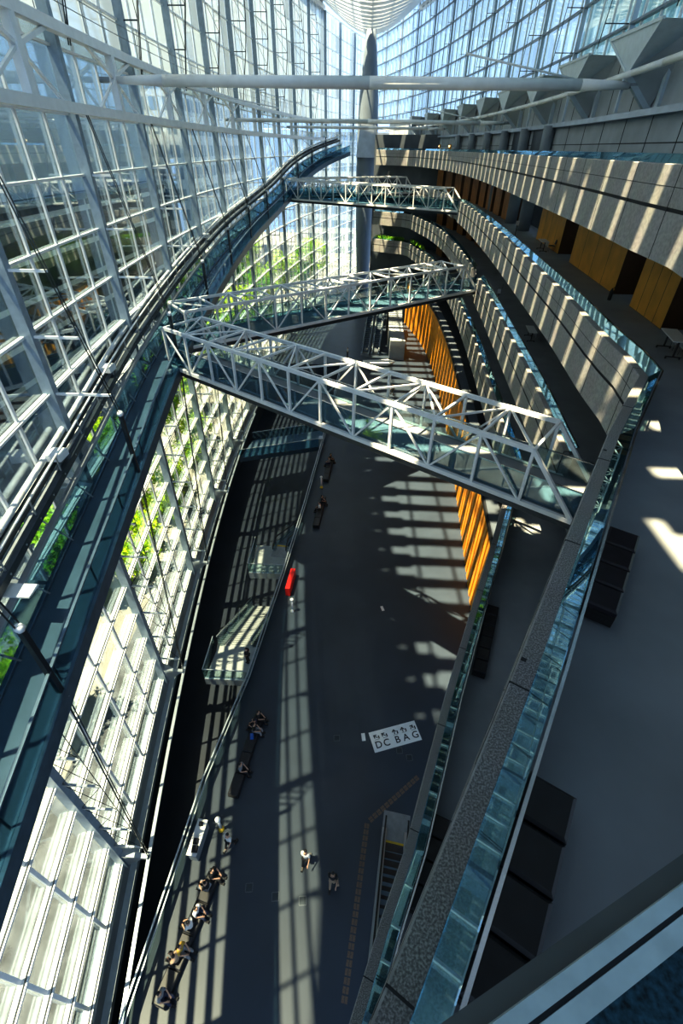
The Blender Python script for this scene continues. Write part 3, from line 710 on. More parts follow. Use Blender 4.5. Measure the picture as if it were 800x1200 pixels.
# entrance footway across the slot
root = empty('entrance_bridge', (-9,52,Z(-30)), 0, 'small glass sided entrance bridge over the dark slot', 'footbridge')
fa = [(-14.2,48.2),(-4.7,51.6)]; fb = [(-13.4,52.6),(-4.5,56.0)]
m = MB(); m.slab([fa[0],fa[1],fb[1],fb[0]], Z(-30.6), Z(-30.02)); m.build('deck', M['blue_steel'], root)
for p in (fa, fb):
    m = MB(); m.sweep(p, [(-.02,Z(-30)),(.02,Z(-30)),(.02,Z(-28.9)),(-.02,Z(-28.9))]); m.build('side_glass', M['bluepane'], root)
    m = MB(); m.sweep(p, [(-.05,Z(-28.9)),(.05,Z(-28.9)),(.05,Z(-28.83)),(-.05,Z(-28.83))]); m.build('handrail', M['steel'], root)
m = MB(); m.box(-4.75, -4.25, 51.2, 52.0, Z(-30), Z(-28.7)); m.build('end_pier', M['steel'], root)

def slot_x(y): return interp([(b, a) for a, b in VOID], y)
def landing(label, y0, y1, stair, esc):
    root = empty('stair_landing', (slot_x(y0)-1.5,y0,Z(-30)), 0, label, 'staircase')
    w = 3.1
    xs0, xs1 = slot_x(y0)-.05, slot_x(y1)-.05
    m = MB(); m.slab([(xs0-w,y0),(xs0,y0),(xs1,y1),(xs1-w,y1)], Z(-30.5), Z(-30.0)); m.build('landing', M['landing'], root)
    m = MB(); m.bar((xs0-w,y0,Z(-30.3)), (xs0,y0,Z(-30.3)), .12, .7); m.build('fascia', M['steel'], root)
    def guard(p, nm='guard_glass'):
        m = MB(); m.sweep(p, [(-.01,Z(-30)),(.01,Z(-30)),(.01,Z(-28.9)),(-.01,Z(-28.9))]); m.build(nm, M['clear'], root)
        m = MB(); m.sweep(p, [(-.03,Z(-28.9)),(.03,Z(-28.9)),(.03,Z(-28.84)),(-.03,Z(-28.84))]); m.build('guard_rail', M['steel'], root)
    guard([(xs0-w,y1),(xs0-w,y0)]); guard([(xs0-w,y0),(xs0,y0)])
    if stair:
        x0, x1 = xs1-w, xs1-.5; n = 24; m = MB()
        for k in range(n):
            y = y1+.31*k; z = -30.0-.17*(k+1); dx = (slot_x(y)-slot_x(y1))
            m.box(x0+dx, x1+dx, y, y+.34, Z(z)-.12, Z(z)); m.box(x0+dx, x1+dx, y+.28, y+.31, Z(z)-.001, Z(z)+.012, 1)
        m.build('steps', [M['landing'], M['dark']], root)
        ye = y1+.31*n; ze = -.17*n; de = slot_x(ye)-slot_x(y1)
        for x in (x0, x1):
            m = MB(); m.hexa([(x,y1,Z(-30.2)),(x+.02,y1,Z(-30.2)),(x+de+.02,ye,Z(-30.2)+ze),(x+de,ye,Z(-30.2)+ze)], [(x,y1,Z(-28.9)),(x+.02,y1,Z(-28.9)),(x+de+.02,ye,Z(-28.9)+ze),(x+de,ye,Z(-28.9)+ze)]); m.build('stair_glass', M['clear'], root)
            m = MB(); m.bar((x,y1,Z(-28.87)), (x+de,ye,Z(-28.87)+ze), .06, .06); m.build('stair_rail', M['steel'], root)
    return root
M['landing'] = mat('pale_landing_stone', (.36,.39,.40), .5, var=.08)
landing('glass sided landing with grey stairs going down, person standing on it', 18.4, 21.2, True, False)
landing('farther glass landing at the head of the black railed escalator', 29.0, 32.6, False, True)

def escalator(label, x, y, ang, up, length, z0=-30., w=1.0):
    """escalator from its lower or upper comb, running along local +y; up = +1 rises, -1 descends"""
    root = empty('escalator', (x,y,Z(z0)), ang, label, 'escalator')
    sl = math.tan(math.radians(30))*up; Lz = length*sl
    def b(mb, name, mt): return lmesh(mb, name, mt, root)
    m = MB(); m.box(-w/2-.25, w/2+.25, -1.5, 0, -.03, .02); b(m, 'comb_plate', M['combs'])
    m = MB(); m.box(-w/2, w/2, -.05, .12, .0, .03); b(m, 'yellow_comb', M['yellow'])
    m = MB(); n = int(length/.4)
    for k in range(n):
        yy = .12+k*.4; zz = sl*yy; m.box(-w/2, w/2, yy, yy+.4, zz-.2, zz); m.box(-w/2, w/2, yy+.36, yy+.4, zz, zz+.012, 1)
    b(m, 'steps', [M['blue_steel'], M['dark']])
    for s in (-1, 1):
        xx = s*(w/2+.12)
        m = MB(); m.hexa([(xx-.13,-.6,-.1),(xx+.13,-.6,-.1),(xx+.13,length,Lz-.35),(xx-.13,length,Lz-.35)], [(xx-.13,-.6,.12),(xx+.13,-.6,.12),(xx+.13,length,Lz+.18),(xx-.13,length,Lz+.18)]); b(m, 'skirt', M['steel'])
        m = MB(); m.hexa([(xx-.01,-.9,.1),(xx+.01,-.9,.1),(xx+.01,length,Lz+.15),(xx-.01,length,Lz+.15)], [(xx-.01,-.9,.9),(xx+.01,-.9,.9),(xx+.01,length,Lz+.95),(xx-.01,length,Lz+.95)]); b(m, 'side_glass', M['clear'])
        m = MB(); m.bar((xx,-.9,.93), (xx,.2,.98), .09, .07); m.bar((xx,.2,.98), (xx,length,Lz+1.0), .09, .07); m.bar((xx,-.9,.93), (xx,-1.05,.5), .08, .06); b(m, 'handrail_belt', M['rubber'])
    if up > 0:
        m = MB(); m.hexa([(-w/2-.25,0,-.02),(w/2+.25,0,-.02),(w/2+.25,length,Lz-.9),(-w/2-.25,length,Lz-.9)], [(-w/2-.25,0,0),(w/2+.25,0,0),(w/2+.25,length,Lz-.3),(-w/2-.25,length,Lz-.3)]); b(m, 'truss_box', M['dark'])
    return root
def lmesh(mb, name, mt, root):
    o = mb.build(name, mt); o.parent = root; return o
escalator('escalator with black handrails going down beside the farther glass landing', slot_x(33)-1.0, 32.6, -math.atan2(.09,1), -1, 9)
escalator('near escalator with silver skirts and a yellow comb below the straight parapets', 2.85, 9.0, PI-math.atan2(.16,1), 1, 7.5)
escalator('left one of two distant pale escalators beside the timber wall', 1.0, 86.5, -.10, 1, 12)
escalator('right one of two distant pale escalators beside the timber wall', 2.9, 86.5, -.10, 1, 12)
root = empty('concrete_stair', (5.6,88,Z(-30)), 0, 'distant sunlit concrete stair block between the escalators and the timber wall', 'staircase')
m = MB(); m.box(5.3, 7.9, 83, 92, Z(-30), Z(-26.6)); m.build('plinth', M['concrete'], root)
m = MB()
for k in range(14): m.box(5.3, 7.9, 92+.35*k, 92.35+.35*k+3, Z(-30), Z(-26.6+.2*(k+1)))
m.build('steps', M['concrete'], root)

# ------------------------------------------------------------------ benches
def bench_proto(n, mod, width, leather, h=.42, name='bench'):
    root = empty(name, (0,0,0))
    m = MB(); m.box(-width/2, width/2, 0, n*mod, .06, h-.12); lmesh(m, 'base', M['rubber'], root)
    m = MB()
    for k in range(6): m.box(-width/2+.1+k*.07, -width/2+.13+k*.07, -.004, .01, .14, .2)
    lmesh(m, 'vent_slots', M['black'], root)
    for k in range(n):
        m = MB(); g = .015; a = k*mod+g; b_ = (k+1)*mod-g; e = .04
        lo = [(-width/2,a,h-.12),(width/2,a,h-.12),(width/2,b_,h-.12),(-width/2,b_,h-.12)]
        mi = [(-width/2,a,h-.03),(width/2,a,h-.03),(width/2,b_,h-.03),(-width/2,b_,h-.03)]
        tp = [(-width/2+e,a+e,h),(width/2-e,a+e,h),(width/2-e,b_-e,h),(-width/2+e,b_-e,h)]
        m.hexa(lo, mi); m.hexa(mi, tp)
        lmesh(m, 'seat_cushion', leather, root)
    return root
def place(o, x, y, z, ang, label, cat, group=None):
    o.location = (x,y,z); o.rotation_euler = (0,0,ang); tag(o, label, cat, group); return o
def ang_of(a, b): return math.atan2(-(b[0]-a[0]), b[1]-a[1])
d2 = ang_of((1.35,.53),(2.55,2.55))
place(bench_proto(4, .585, .56, M['black']), 1.36, .53, Z(-6.5), d2, 'big black leather bench of four cushions beside the near handrail at bottom right', 'bench')
place(bench_proto(4, .62, .56, M['plum']), 4.22, 5.4, Z(-6.5), ang_of((4.22,5.4),(5.55,7.5)), 'dark plum four cushion bench behind the glass rail with its end in sun', 'bench')
place(bench_proto(6, .60, .5, M['black']), 5.02, 10.5, Z(-16.2), ang_of((5.02,10.5),(6.3,13.95)), 'slim black six cushion bench two storeys below, behind the straight lower parapet', 'bench')
place(bench_proto(4, .62, .56, M['black']), 2.05, 3.2, Z(-16.2), ang_of((2.05,3.2),(3.0,5.6)), 'black bench half hidden in the shadow behind the lower parapet', 'bench')
bp = bench_proto(4, 1.25, .62, M['black']); 
kids(bp)
BEN = [((-7.8,2.3),(-6.55,7.2),'long black bench crowded with seated people nearest the bottom edge'),
       ((-6.45,10.8),(-5.75,15.8),'long black bench beside the balustrade, three people at its far end'),
       ((-3.75,35.4),(-3.4,40.3),'black floor bench with two people just below the nearest footbridge'),
       ((-3.35,43.6),(-3.05,48.5),'black floor bench beside the yellow footed pole near the entrance bridge')]
for k, (a, b, lab) in enumerate(BEN):
    o = bp if k == 0 else copy_tree(bp)
    place(o, a[0], a[1], Z(-30), ang_of(a, b), lab, 'bench', 'long black benches along the hall floor')

# ------------------------------------------------------------------ tables and small things on the galleries
def table(label, x, y, z, ang, length=1.8, wd=.6):
    root = empty('folding_table', (x,y,z), ang, label, 'table')
    m = MB(); m.box(-length/2, length/2, -wd/2, wd/2, .70, .735); lmesh(m, 'tabletop', M['tabletop'], root)
    m = MB(); m.box(-length/2+.1, length/2-.1, -wd/2+.02, -wd/2+.05, .38, .69); lmesh(m, 'modesty_panel', M['tabletop'], root)
    for s in (-1, 1):
        xx = s*(length/2-.22); m = MB(); m.box(xx-.03, xx+.03, -.03, .03, .08, .70); m.box(xx-.025, xx+.025, -wd/2+.02, wd/2-.02, .06, .10)
        for q in (-1, 1): m.lathe(xx, q*(wd/2-.05), [(.03,0),(.04,.03),(.03,.06)], 8)
        lmesh(m, 'leg', M['rubber'], root)
    return root
table('white topped folding table on black legs beside the timber bays at right edge', 12.6, 19.6, Z(-6.5), 1.35)
table('small far white table in front of the timber bays', 14.6, 44.0, Z(-6.5), 1.45)
table('folding table in the shade of the third storey gallery', 12.8, 36.5, Z(-11.3), 1.45)
def chair(label, x, y, z, ang):
    root = empty('stacking_chair', (x,y,z), ang, label, 'chair')
    m = MB(); m.hexa([(-.22,-.22,.42),(.22,-.22,.42),(.22,.22,.42),(-.22,.22,.42)], [(-.21,-.21,.46),(.21,-.21,.46),(.21,.21,.46),(-.21,.21,.46)]); lmesh(m, 'seat', M['black'], root)
    m = MB(); m.hexa([(-.21,.20,.55),(.21,.20,.55),(.21,.24,.55),(-.21,.24,.55)], [(-.2,.27,.85),(.2,.27,.85),(.2,.30,.85),(-.2,.30,.85)]); lmesh(m, 'backrest', M['black'], root)
    for sx in (-1, 1):
        for sy in (-1, 1):
            m = MB(); m.tube((sx*.2,sy*.19,0), (sx*.19,sy*.18,.43), .014, 6)
            if sy > 0: m.tube((sx*.19,.19,.43), (sx*.19,.27,.8), .012, 6)
            lmesh(m, 'leg', M['chrome'], root)
    return root
chair('black chair pushed behind the white folding table at right edge', 13.2, 20.1, Z(-6.5), -1.8)
chair('second black chair behind the white folding table at right edge', 13.08, 19.2, Z(-6.5), -1.7)
chair('black chair by the small far white table', 15.2, 43.6, Z(-6.5), -1.7)
def stanchion(label, x, y, z):
    root = empty('stanchion', (x,y,z), 0, label, 'barrier post')
    m = MB(); m.lathe(0, 0, [(.17,0),(.17,.02),(.05,.05)], 14); lmesh(m, 'base', M['rubber'], root)
    m = MB(); m.lathe(0, 0, [(.028,.04),(.028,.95),(.04,.96),(.04,1.02)], 10); lmesh(m, 'pole', M['rubber'], root)
    m = MB(); m.box(-.15, .15, -.012, .012, 1.03, 1.4); lmesh(m, 'sign_plate', M['tabletop'], root)
stanchion('black barrier post with a white plate in the third storey gallery', 12.4, 46.0, Z(-11.3))
stanchion('black barrier post before the first timber bay on the second storey', 14.0, 50.5, Z(-6.5))
m = MB()
for k in range(20):
    m.tube((12.5+1.4*k/20,46+4.5*k/20,Z(-10.4)), (12.5+1.4*(k+1)/20,46+4.5*(k+1)/20,Z(-10.4)), .02, 5)
tag(m.build('barrier_belt', M['rubber']), 'black belt stretched from the third storey barrier post', 'barrier belt')
root = empty('fire_extinguisher', (13.7,28.2,Z(-6.5)), 0, 'dark fire extinguisher standing between two timber bays', 'extinguisher')
m = MB(); m.lathe(0, 0, [(.09,0),(.1,.03),(.1,.45),(.05,.55),(.03,.6)], 12); lmesh(m, 'cylinder', M['rubber'], root)
m = MB(); m.bar((0,0,.58), (.1,0,.64), .03, .03); lmesh(m, 'handle', M['chrome'], root)

# ------------------------------------------------------------------ things on the hall floor
sg = empty('floor_sign', (3.17,14.9,Z(-30)), math.atan2(.98,3.05), 'white floor sign with arrows over the letters D C B A G', 'sign')
m = MB(); m.box(-1.6, 1.6, -.66, .66, .0, .02); lmesh(m, 'sheet', M['paper'], sg)
def letters(txt, x, y, size, nm='letter'):
    cu = bpy.data.curves.new(nm, 'FONT'); cu.body = txt; cu.size = size; cu.align_x = 'CENTER'; cu.align_y = 'CENTER'; cu.extrude = .002; cu.offset = .006
    o = bpy.data.objects.new(nm, cu); C.objects.link(o); o.location = (x,y,.024); o.parent = sg; cu.materials.append(M['ink']); dg = bpy.context.evaluated_depsgraph_get(); me = bpy.data.meshes.new_from_object(o.evaluated_get(dg)); bpy.data.objects.remove(o); o = bpy.data.objects.new(nm, me); C.objects.link(o); o.location = (x,y,.024); o.parent = sg; return o
for t, x, an in (('D',-1.2,50),('C',-.66,50),('B',.08,0),('A',.66,0),('G',1.3,-40)):
    letters(t, x, -.26, .62)
    m = MB(); a = math.radians(90+an); c, s = math.cos(a), math.sin(a); cx, cy = x-.05, .30
    R2 = lambda u, v: (cx+u*c-v*s, cy+u*s+v*c, .026)
    m.face([R2(-.17,-.03), R2(.05,-.03), R2(.05,.03), R2(-.17,.03)])
    m.face([R2(.17,0), R2(0,.15), R2(-.05,.11), R2(.07,0)]); m.face([R2(.17,0), R2(.07,0), R2(-.05,-.11), R2(0,-.15)])
    m.box(x+.12, x+.2, .12, .32, .022, .026); m.box(x-.14, x+.16, .08, .1, .022, .026)
    lmesh(m, 'arrow', M['ink'], sg)
def sheet(label, x, y, w, h, a):
    m = MB(); m.box(-w/2, w/2, -h/2, h/2, 0, .01); o = m.build('paper_sheet', M['paper']); place(o, x, y, Z(-30), a, label, 'sheet')
sheet('small white sheet on the floor left of the lettered floor sign', 1.12, 14.75, .24, .5, .15)
sheet('tiny white sheet on the floor farther up, clear of the sun patches', 2.62, 25.5, .22, .5, .3)
def hatch(label, x, y, s=.36):
    root = empty('floor_hatch', (x,y,Z(-30)), .1, label, 'floor box')
    m = MB()
    for a, b in (((-s/2,-s/2),(s/2,-s/2)),((s/2,-s/2),(s/2,s/2)),((s/2,s/2),(-s/2,s/2)),((-s/2,s/2),(-s/2,-s/2))): m.bar(a+(.008,), b+(.008,), .03, .012)
    lmesh(m, 'frame', M['hatch'], root)
    m = MB(); m.box(-s/2+.04, s/2-.04, -s/2+.04, s/2-.04, 0, .008); lmesh(m, 'lid', M['dark'], root)
for x, y, lab in ((-4.7,6.7,'metal framed floor box right of the crowded bench'),(-3.3,6.4,'floor box between two others in the row of three'),(-1.9,6.3,'floor box at the right end of the row of three'),(3.4,14.0,'floor box just below the lettered sign'),(-.6,14.6,'floor box well left of the lettered sign'),(4.0,13.6,'floor box nearest the straight parapet below the sign')):
    hatch(lab, x, y)
m = MB()
def tstrip(a, b, w=.3):
    a = Vector(a+(Z(-30)+.004,)); b = Vector(b+(Z(-30)+.004,)); d = b-a; Ln = d.length; d.normalize(); s = Vector((-d.y,d.x,0)); n = int(Ln/.3)
    for k in range(n):
        for q in (-.5, .5):
            c = a+d*(.3*k+.15)+s*q*w*.5; e = d*.12; f = s*w*.21; m.hexa([c-e-f, c+e-f, c+e+f, c-e+f], [x+Vector((0,0,.01)) for x in (c-e-f, c+e-f, c+e+f, c-e+f)])
tstrip((4.46,12.5), (1.36,9.9)); tstrip((1.36,9.9), (.3,2.6))
tag(m.build('tactile_strip', M['tactile']), 'brown dotted tactile paving strip bending past the near escalator', 'paving strip', kind='structure')
def pole(label, x, y, foot, h=1.35):
    root = empty('sign_pole', (x,y,Z(-30)), 0, label, 'pole')
    m = MB(); m.lathe(0, 0, [(.17,0),(.17,.05),(.09,.3)], 14); lmesh(m, 'foot', foot, root)
    m = MB(); m.lathe(0, 0, [(.085,.28),(.085,h)], 12); lmesh(m, 'post', M['tabletop'], root)
    m = MB(); m.lathe(0, 0, [(.1,h),(.15,h+.06),(.15,h+.14),(.08,h+.2)], 12); lmesh(m, 'round_head', M['paper'], root)
pole('white pole with a yellow foot beside the glass balustrade, upper left of a walker', -6.75, 9.2, M['yellow'])
pole('white pole with a yellow foot beside the far floor bench', -3.75, 42.5, M['yellow'])
pole('slim white pole on a grey foot just below the red cabinet', -4.75, 24.8, M['steel'])
root = empty('red_cabinet', (-5.25,27.6,Z(-30)), -.08, 'bright red low cabinet standing against the balustrade between the landings', 'cabinet')
m = MB(); m.box(-.2, .2, -1.2, 1.2, .06, .95); lmesh(m, 'body', M['red'], root)
for q in (-.6, .6):
    m = MB(); m.box(.2, .215, q-.56, q+.56, .1, .9); d_ = lmesh(m, 'door', M['red'], root)
    m = MB(); m.box(.215, .235, q+.4*(1 if q < 0 else -1)-.02, q+.4*(1 if q < 0 else -1)+.02, .45, .6); h_ = m.build('handle', M['chrome']); h_.parent = d_
m = MB(); m.box(-.18, .18, -1.15, 1.15, 0, .06); lmesh(m, 'plinth', M['rubber'], root)
root = empty('counter', (-7.75,8.5,Z(-30)), -.10, 'pale counter against the balustrade with dark goods on its top', 'counter')
m = MB(); m.box(-.27, .27, -.85, .85, .9, .95); lmesh(m, 'top', M['tabletop'], root)
m = MB(); m.box(-.22, .22, -.8, .8, 0, .9); lmesh(m, 'body', M['concrete'], root)
for k, (dx, dy, lab) in enumerate(((.05,-.55,'dark box on the pale counter, end nearer the camera'),(.0,-.2,'dark bag in the middle of the pale counter'),(.05,.6,'small dark device at the far end of the pale counter'))):
    m = MB(); w = (.16,.13,.1)[k]; m.hexa([(-w,-w,0),(w,-w,0),(w,w,0),(-w,w,0)], [(-w*.8,-w*.8,.2),(w*.8,-w*.8,.2),(w*.8,w*.8,.2),(-w*.8,w*.8,.2)])
    o = m.build(('carton','tote_bag','card_reader')[k], M['cloth_k']); place(o, -7.75+dx, 8.5+dy, Z(-29.05), 0, lab, ('box','bag','device')[k])
root = empty('display_model', (3.2,80,Z(-30)), .1, 'low white boat shaped display on the far floor by the escalators', 'display')
m = MB(); m.hexa([(-2.4,-.5,.3),(1.6,-.7,.3),(2.6,0,.3),(1.6,.7,.3),(-2.4,.5,.3)], [(-2.6,-.7,.8),(1.9,-.9,.8),(3.2,0,.8),(1.9,.9,.8),(-2.6,.7,.8)]); lmesh(m, 'hull', M['paper'], root)
m = MB(); m.box(-1.5, 1.5, -.4, .4, 0, .3); lmesh(m, 'stand', M['dark'], root)

# ------------------------------------------------------------------ people
def skin_mesh(name, verts, edges, radii, root_i=0, sub=1):
    me = bpy.data.meshes.new(name+'_cage'); me.from_pydata(verts, edges, []); o = bpy.data.objects.new(name+'_cage', me); C.objects.link(o)
    md = o.modifiers.new('s', 'SKIN'); md.use_smooth_shade = True
    for k, v in enumerate(me.skin_vertices[0].data):
        r = radii[k]; v.radius = r if isinstance(r, tuple) else (r, r); v.use_root = (k == root_i)
    if sub: o.modifiers.new('u', 'SUBSURF').levels = sub
    dg = bpy.context.evaluated_depsgraph_get(); out = bpy.data.meshes.new_from_object(o.evaluated_get(dg)); out.name = name
    for p in out.polygons: p.use_smooth = True
    bpy.data.objects.remove(o); return out
def figure(pose):
    """joint positions (x side, y forward, z up) of a 1.7 m adult"""
    J = {}
    if pose == 'sit':
        hz = .50; J['pelvis'] = (0,-.05,hz); sp = [(0,-.06,.66),(0,-.03,.84),(0,.0,.98)]; hd = .0
        legs = [((s*.10,-.03,hz-.01),(s*.13,.40,hz+.0),(s*.13,.42,.09),(s*.14,.56,.035)) for s in (-1,1)]
        arms = [((s*.18,-.0,.95),(s*.23,.07,.70),(s*.12,.28,.60)) for s in (-1,1)]; base = .98
    else:
        hz = .90; J['pelvis'] = (0,0,hz); sp = [(0,-.01,1.06),(0,0,1.24),(0,-.01,1.40)]; base = 1.40
        st = .28 if pose == 'walk' else .03
        legs = [((s*.09,0,hz-.04),(s*.10,(s*st*.5)+.03,.50),(s*.10,s*st-(.08 if s < 0 and st > .1 else 0),.09),(s*.11,s*st+.12,.04)) for s in (-1,1)]
        arms = [((s*.18,-.01,1.37),(s*.24,-s*st*.4-.03,1.10),(s*.23,-s*st*.9+.06,.86)) for s in (-1,1)]
    return J, sp, legs, arms, base
PM = {}
def person_meshes(pose):
    if pose in PM: return PM[pose]
    J, sp, legs, arms, base = figure(pose)
    V, E, Rr = [], [], []
    def add(p, r, par=None):
        V.append(p); Rr.append(r)
        if par is not None: E.append((par, len(V)-1))
        return len(V)-1
    pv = add(J['pelvis'], (.14,.11)); c = pv
    for p, r in zip(sp, ((.125,.10),(.15,.11),(.12,.085))): c = add(p, r, c)
    chest = c
    ny = sp[-1][1]; nk = add((0,ny+.01,base+.08), .055, chest)
    h1 = add((0,ny+.03,base+.16), (.07,.085), nk); h2 = add((0,ny+.03,base+.24), (.078,.095), h1); h3 = add((0,ny+.02,base+.30), (.06,.075), h2)
    for s, lg in zip((-1,1), legs):
        a = add(lg[0], .088, pv); b = add(tuple((lg[0][k]+lg[1][k])/2 for k in range(3)), .078, a); b = add(lg[1], .056, b)
        d = add(tuple(lg[1][k]*.65+lg[2][k]*.35 for k in range(3)), .055, b); d = add(lg[2], .036, d); add(lg[3], (.040,.028), d)
    for s, am in zip((-1,1), arms):
        a = add(am[0], .058, chest); b = add(am[1], .040, a); d = add(am[2], .026, b)
        f = Vector(am[2])-Vector(am[1]); f.normalize(); sd = Vector((s,0,0)); sd = (sd-f*sd.dot(f)).normalized()
        p0 = Vector(am[2])+f*.07; pm = add(tuple(p0), (.036,.016), d)
        q = f.cross(sd); q.normalize()
        for k in range(4):
            o = (k-1.5)*.019; ln = (.062,.075,.07,.052)[k]
            t = add(tuple(p0+f*.035+Vector(sd)*o), .009, pm); t = add(tuple(p0+f*(.035+ln*.55)+sd*o+q*.01*s), .0085, t); add(tuple(p0+f*(.035+ln)+sd*o+q*.028*s), .007, t)
        t = add(tuple(p0-f*.03-sd*.038), .010, d); add(tuple(p0+f*.01-sd*.052), .009, t)
    body = skin_mesh('body_'+pose, V, E, Rr)
    # shirt: torso and sleeves
    V, E, Rr = [], [], []
    a = add((J['pelvis'][0],J['pelvis'][1],J['pelvis'][2]-.02), (.155,.125)); c = a
    for p, r in zip(sp, ((.15,.128),(.175,.14),(.155,.122))): c = add(p, r, c)
    add((0,ny+.005,base+.06), .082, c)
    for s, am in zip((-1,1), arms):
        p = add(am[0], .086, c); q = add(tuple(am[0][k]*.25+am[1][k]*.75 for k in range(3)), .064, p)
    shirt = skin_mesh('shirt_'+pose, V, E, Rr)
    V, E, Rr = [], [], []
    pv = add(J['pelvis'], (.158,.128))
    for s, lg in zip((-1,1), legs):
        a = add(lg[0], .10, pv); b = add(tuple((lg[0][k]+lg[1][k])/2 for k in range(3)), .092, a); b = add(lg[1], .072, b); add(tuple(lg[1][k]*.12+lg[2][k]*.88 for k in range(3)), .06, b)
    trousers = skin_mesh('trousers_'+pose, V, E, Rr)
    m = MB()
    for s, lg in zip((-1,1), legs):
        x, y, z = lg[2]; z -= .07
        m.hexa([(x-.05,y-.08,z-.02),(x+.05,y-.08,z-.02),(x+.06,y+.20,z-.02),(x-.06,y+.20,z-.02)], [(x-.055,y-.085,z+.12),(x+.055,y-.085,z+.12),(x+.05,y+.16,z+.075),(x-.05,y+.16,z+.075)])
    o = m.build('shoes_'+pose, M['rubber']); shoes = o.data; bpy.data.objects.remove(o)
    V, E, Rr = [], [], []
    a = add((0,ny-.055,base+.18), (.086,.07)); b = add((0,ny-.03,base+.27), (.092,.095), a); add((0,ny+.005,base+.335), (.078,.085), b)
    hair = skin_mesh('hair_'+pose, V, E, Rr)
    m = MB()
    for s in (-1, 1): m.lathe(s*.032, ny+.118, [(.004,base+.235),(.011,base+.24),(.011,base+.246),(.004,base+.25)], 6)
    m.box(-.024, .024, ny+.105, ny+.122, base+.163, base+.170)
    o = m.build('eyes_'+pose, M['ink']); eyes = o.data; bpy.data.objects.remove(o)
    m = MB(); m.lathe(0, ny+.122, [(.006,base+.188),(.017,base+.196),(.012,base+.215),(.005,base+.24)], 8)
    o = m.build('nose_'+pose, M['skin']); nose = o.data; bpy.data.objects.remove(o)
    m = MB()
    for s in (-1, 1): m.lathe(s*.083, ny+.015, [(.004,base+.18),(.016,base+.195),(.02,base+.22),(.014,base+.24),(.004,base+.248)], 8, 0, .5, 1.)
    o = m.build('ears_'+pose, M['skin']); ears = o.data; bpy.data.objects.remove(o)
    PM[pose] = (body, shirt, trousers, shoes, hair, eyes, nose, ears); return PM[pose]
def person(label, x, y, z, ang, pose, top, bottom, group=None, lean=0.):
    root = empty('person', (x,y,z), ang, label, 'person', group); root.rotation_euler = (lean, 0, ang)
    for nm, me, mt in zip(('body','shirt','trousers','shoes','hair','eyes','nose','ears'), person_meshes(pose), (M['skin'],M[top],M[bottom],M['rubber'],M['hair'],M['ink'],M['skin'],M['skin'])):
        o = bpy.data.objects.new(nm, me); C.objects.link(o); o.parent = root
        if not len(me.materials): me.materials.append(None)
        o.material_slots[0].link = 'OBJECT'; o.material_slots[0].material = mt
    return root
G = Z(-30)
person('person in a white shirt walking past the yellow footed pole', -6.05, 8.45, G, 2.6, 'walk', 'cloth_w', 'cloth_k')
person('person in pale top and dark trousers walking in the middle of the floor', -1.88, 7.9, G, 2.9, 'walk', 'cloth_w', 'cloth_k')
person('person in black with a tan bag walking toward the camera', -.42, 7.05, G, 3.0, 'walk', 'cloth_k', 'cloth_t')
root = empty('shoulder_bag', (-.18,6.98,G+.62), .2, 'tan shoulder bag hanging beside the walker in black', 'bag')
m = MB(); m.hexa([(-.07,-.17,0),(.07,-.17,0),(.07,.17,0),(-.07,.17,0)], [(-.05,-.15,.28),(.05,-.15,.28),(.05,.15,.28),(-.05,.15,.28)]); lmesh(m, 'pouch', M['cloth_t'], root)
m = MB(); m.tube((0,-.14,.27), (-.08,-.02,.72), .012, 5); m.tube((0,.14,.27), (-.08,.02,.72), .012, 5); lmesh(m, 'strap', M['cloth_k'], root)
def on_bench(k, u, side, label, top, bottom, dz=.0):
    a, b, _ = BEN[k]; an = ang_of(a, b); x = a[0]+(b[0]-a[0])*u; y = a[1]+(b[1]-a[1])*u
    dx, dy = b[0]-a[0], b[1]-a[1]; l = math.hypot(dx, dy); nx, ny = dy/l*side, -dx/l*side
    person(label, x+nx*.05, y+ny*.05, G, math.atan2(-nx, ny), 'sit', top, bottom)
on_bench(0, .97, 1, 'person in black seated at the far end of the crowded bench', 'cloth_k', 'cloth_k')
on_bench(0, .86, -1, 'person in dark clothes seated facing the balustrade, second from the bench far end', 'cloth_k', 'cloth_g')
on_bench(0, .66, 1, 'person in a white shirt leaning toward the hall mid bench', 'cloth_w', 'cloth_b')
on_bench(0, .55, -1, 'person in a pale shirt seated facing the balustrade mid bench', 'cloth_w', 'cloth_k')
on_bench(0, .38, 1, 'person in a mustard top seated facing the hall', 'cloth_y', 'cloth_g')
on_bench(0, .31, -1, 'person in tan seated beside the mustard top', 'cloth_t', 'cloth_k')
on_bench(0, .07, 1, 'person in grey seated at the near end of the crowded bench', 'cloth_g', 'cloth_b')
on_bench(1, .93, 1, 'person in black at the far end of the second bench', 'cloth_k', 'cloth_k')
on_bench(1, .82, -1, 'person in navy facing the balustrade on the second bench', 'cloth_b', 'cloth_k')
on_bench(1, .77, 1, 'person in black beside the blue bag on the second bench', 'cloth_k', 'cloth_g')
on_bench(1, .28, 1, 'person in grey seated alone halfway along the second bench', 'cloth_g', 'cloth_k')
on_bench(2, .80, 1, 'person in black at the far end of the bench under the footbridge', 'cloth_k', 'cloth_k')
on_bench(2, .55, -1, 'person in a white top on the bench under the footbridge', 'cloth_w', 'cloth_k')
on_bench(3, .85, 1, 'person in dark clothes on the farthest bench', 'cloth_k', 'cloth_k')
on_bench(3, .70, -1, 'person in grey on the farthest bench', 'cloth_g', 'cloth_b')
m = MB(); m.hexa([(-.12,-.16,0),(.12,-.16,0),(.12,.16,0),(-.12,.16,0)], [(-.08,-.12,.26),(.08,-.12,.26),(.08,.12,.26),(-.08,.12,.26)])
o = m.build('backpack', M['bluebag']); place(o, -5.98, 14.2, G+.42, .2, 'small blue bag resting on the second floor bench', 'bag')
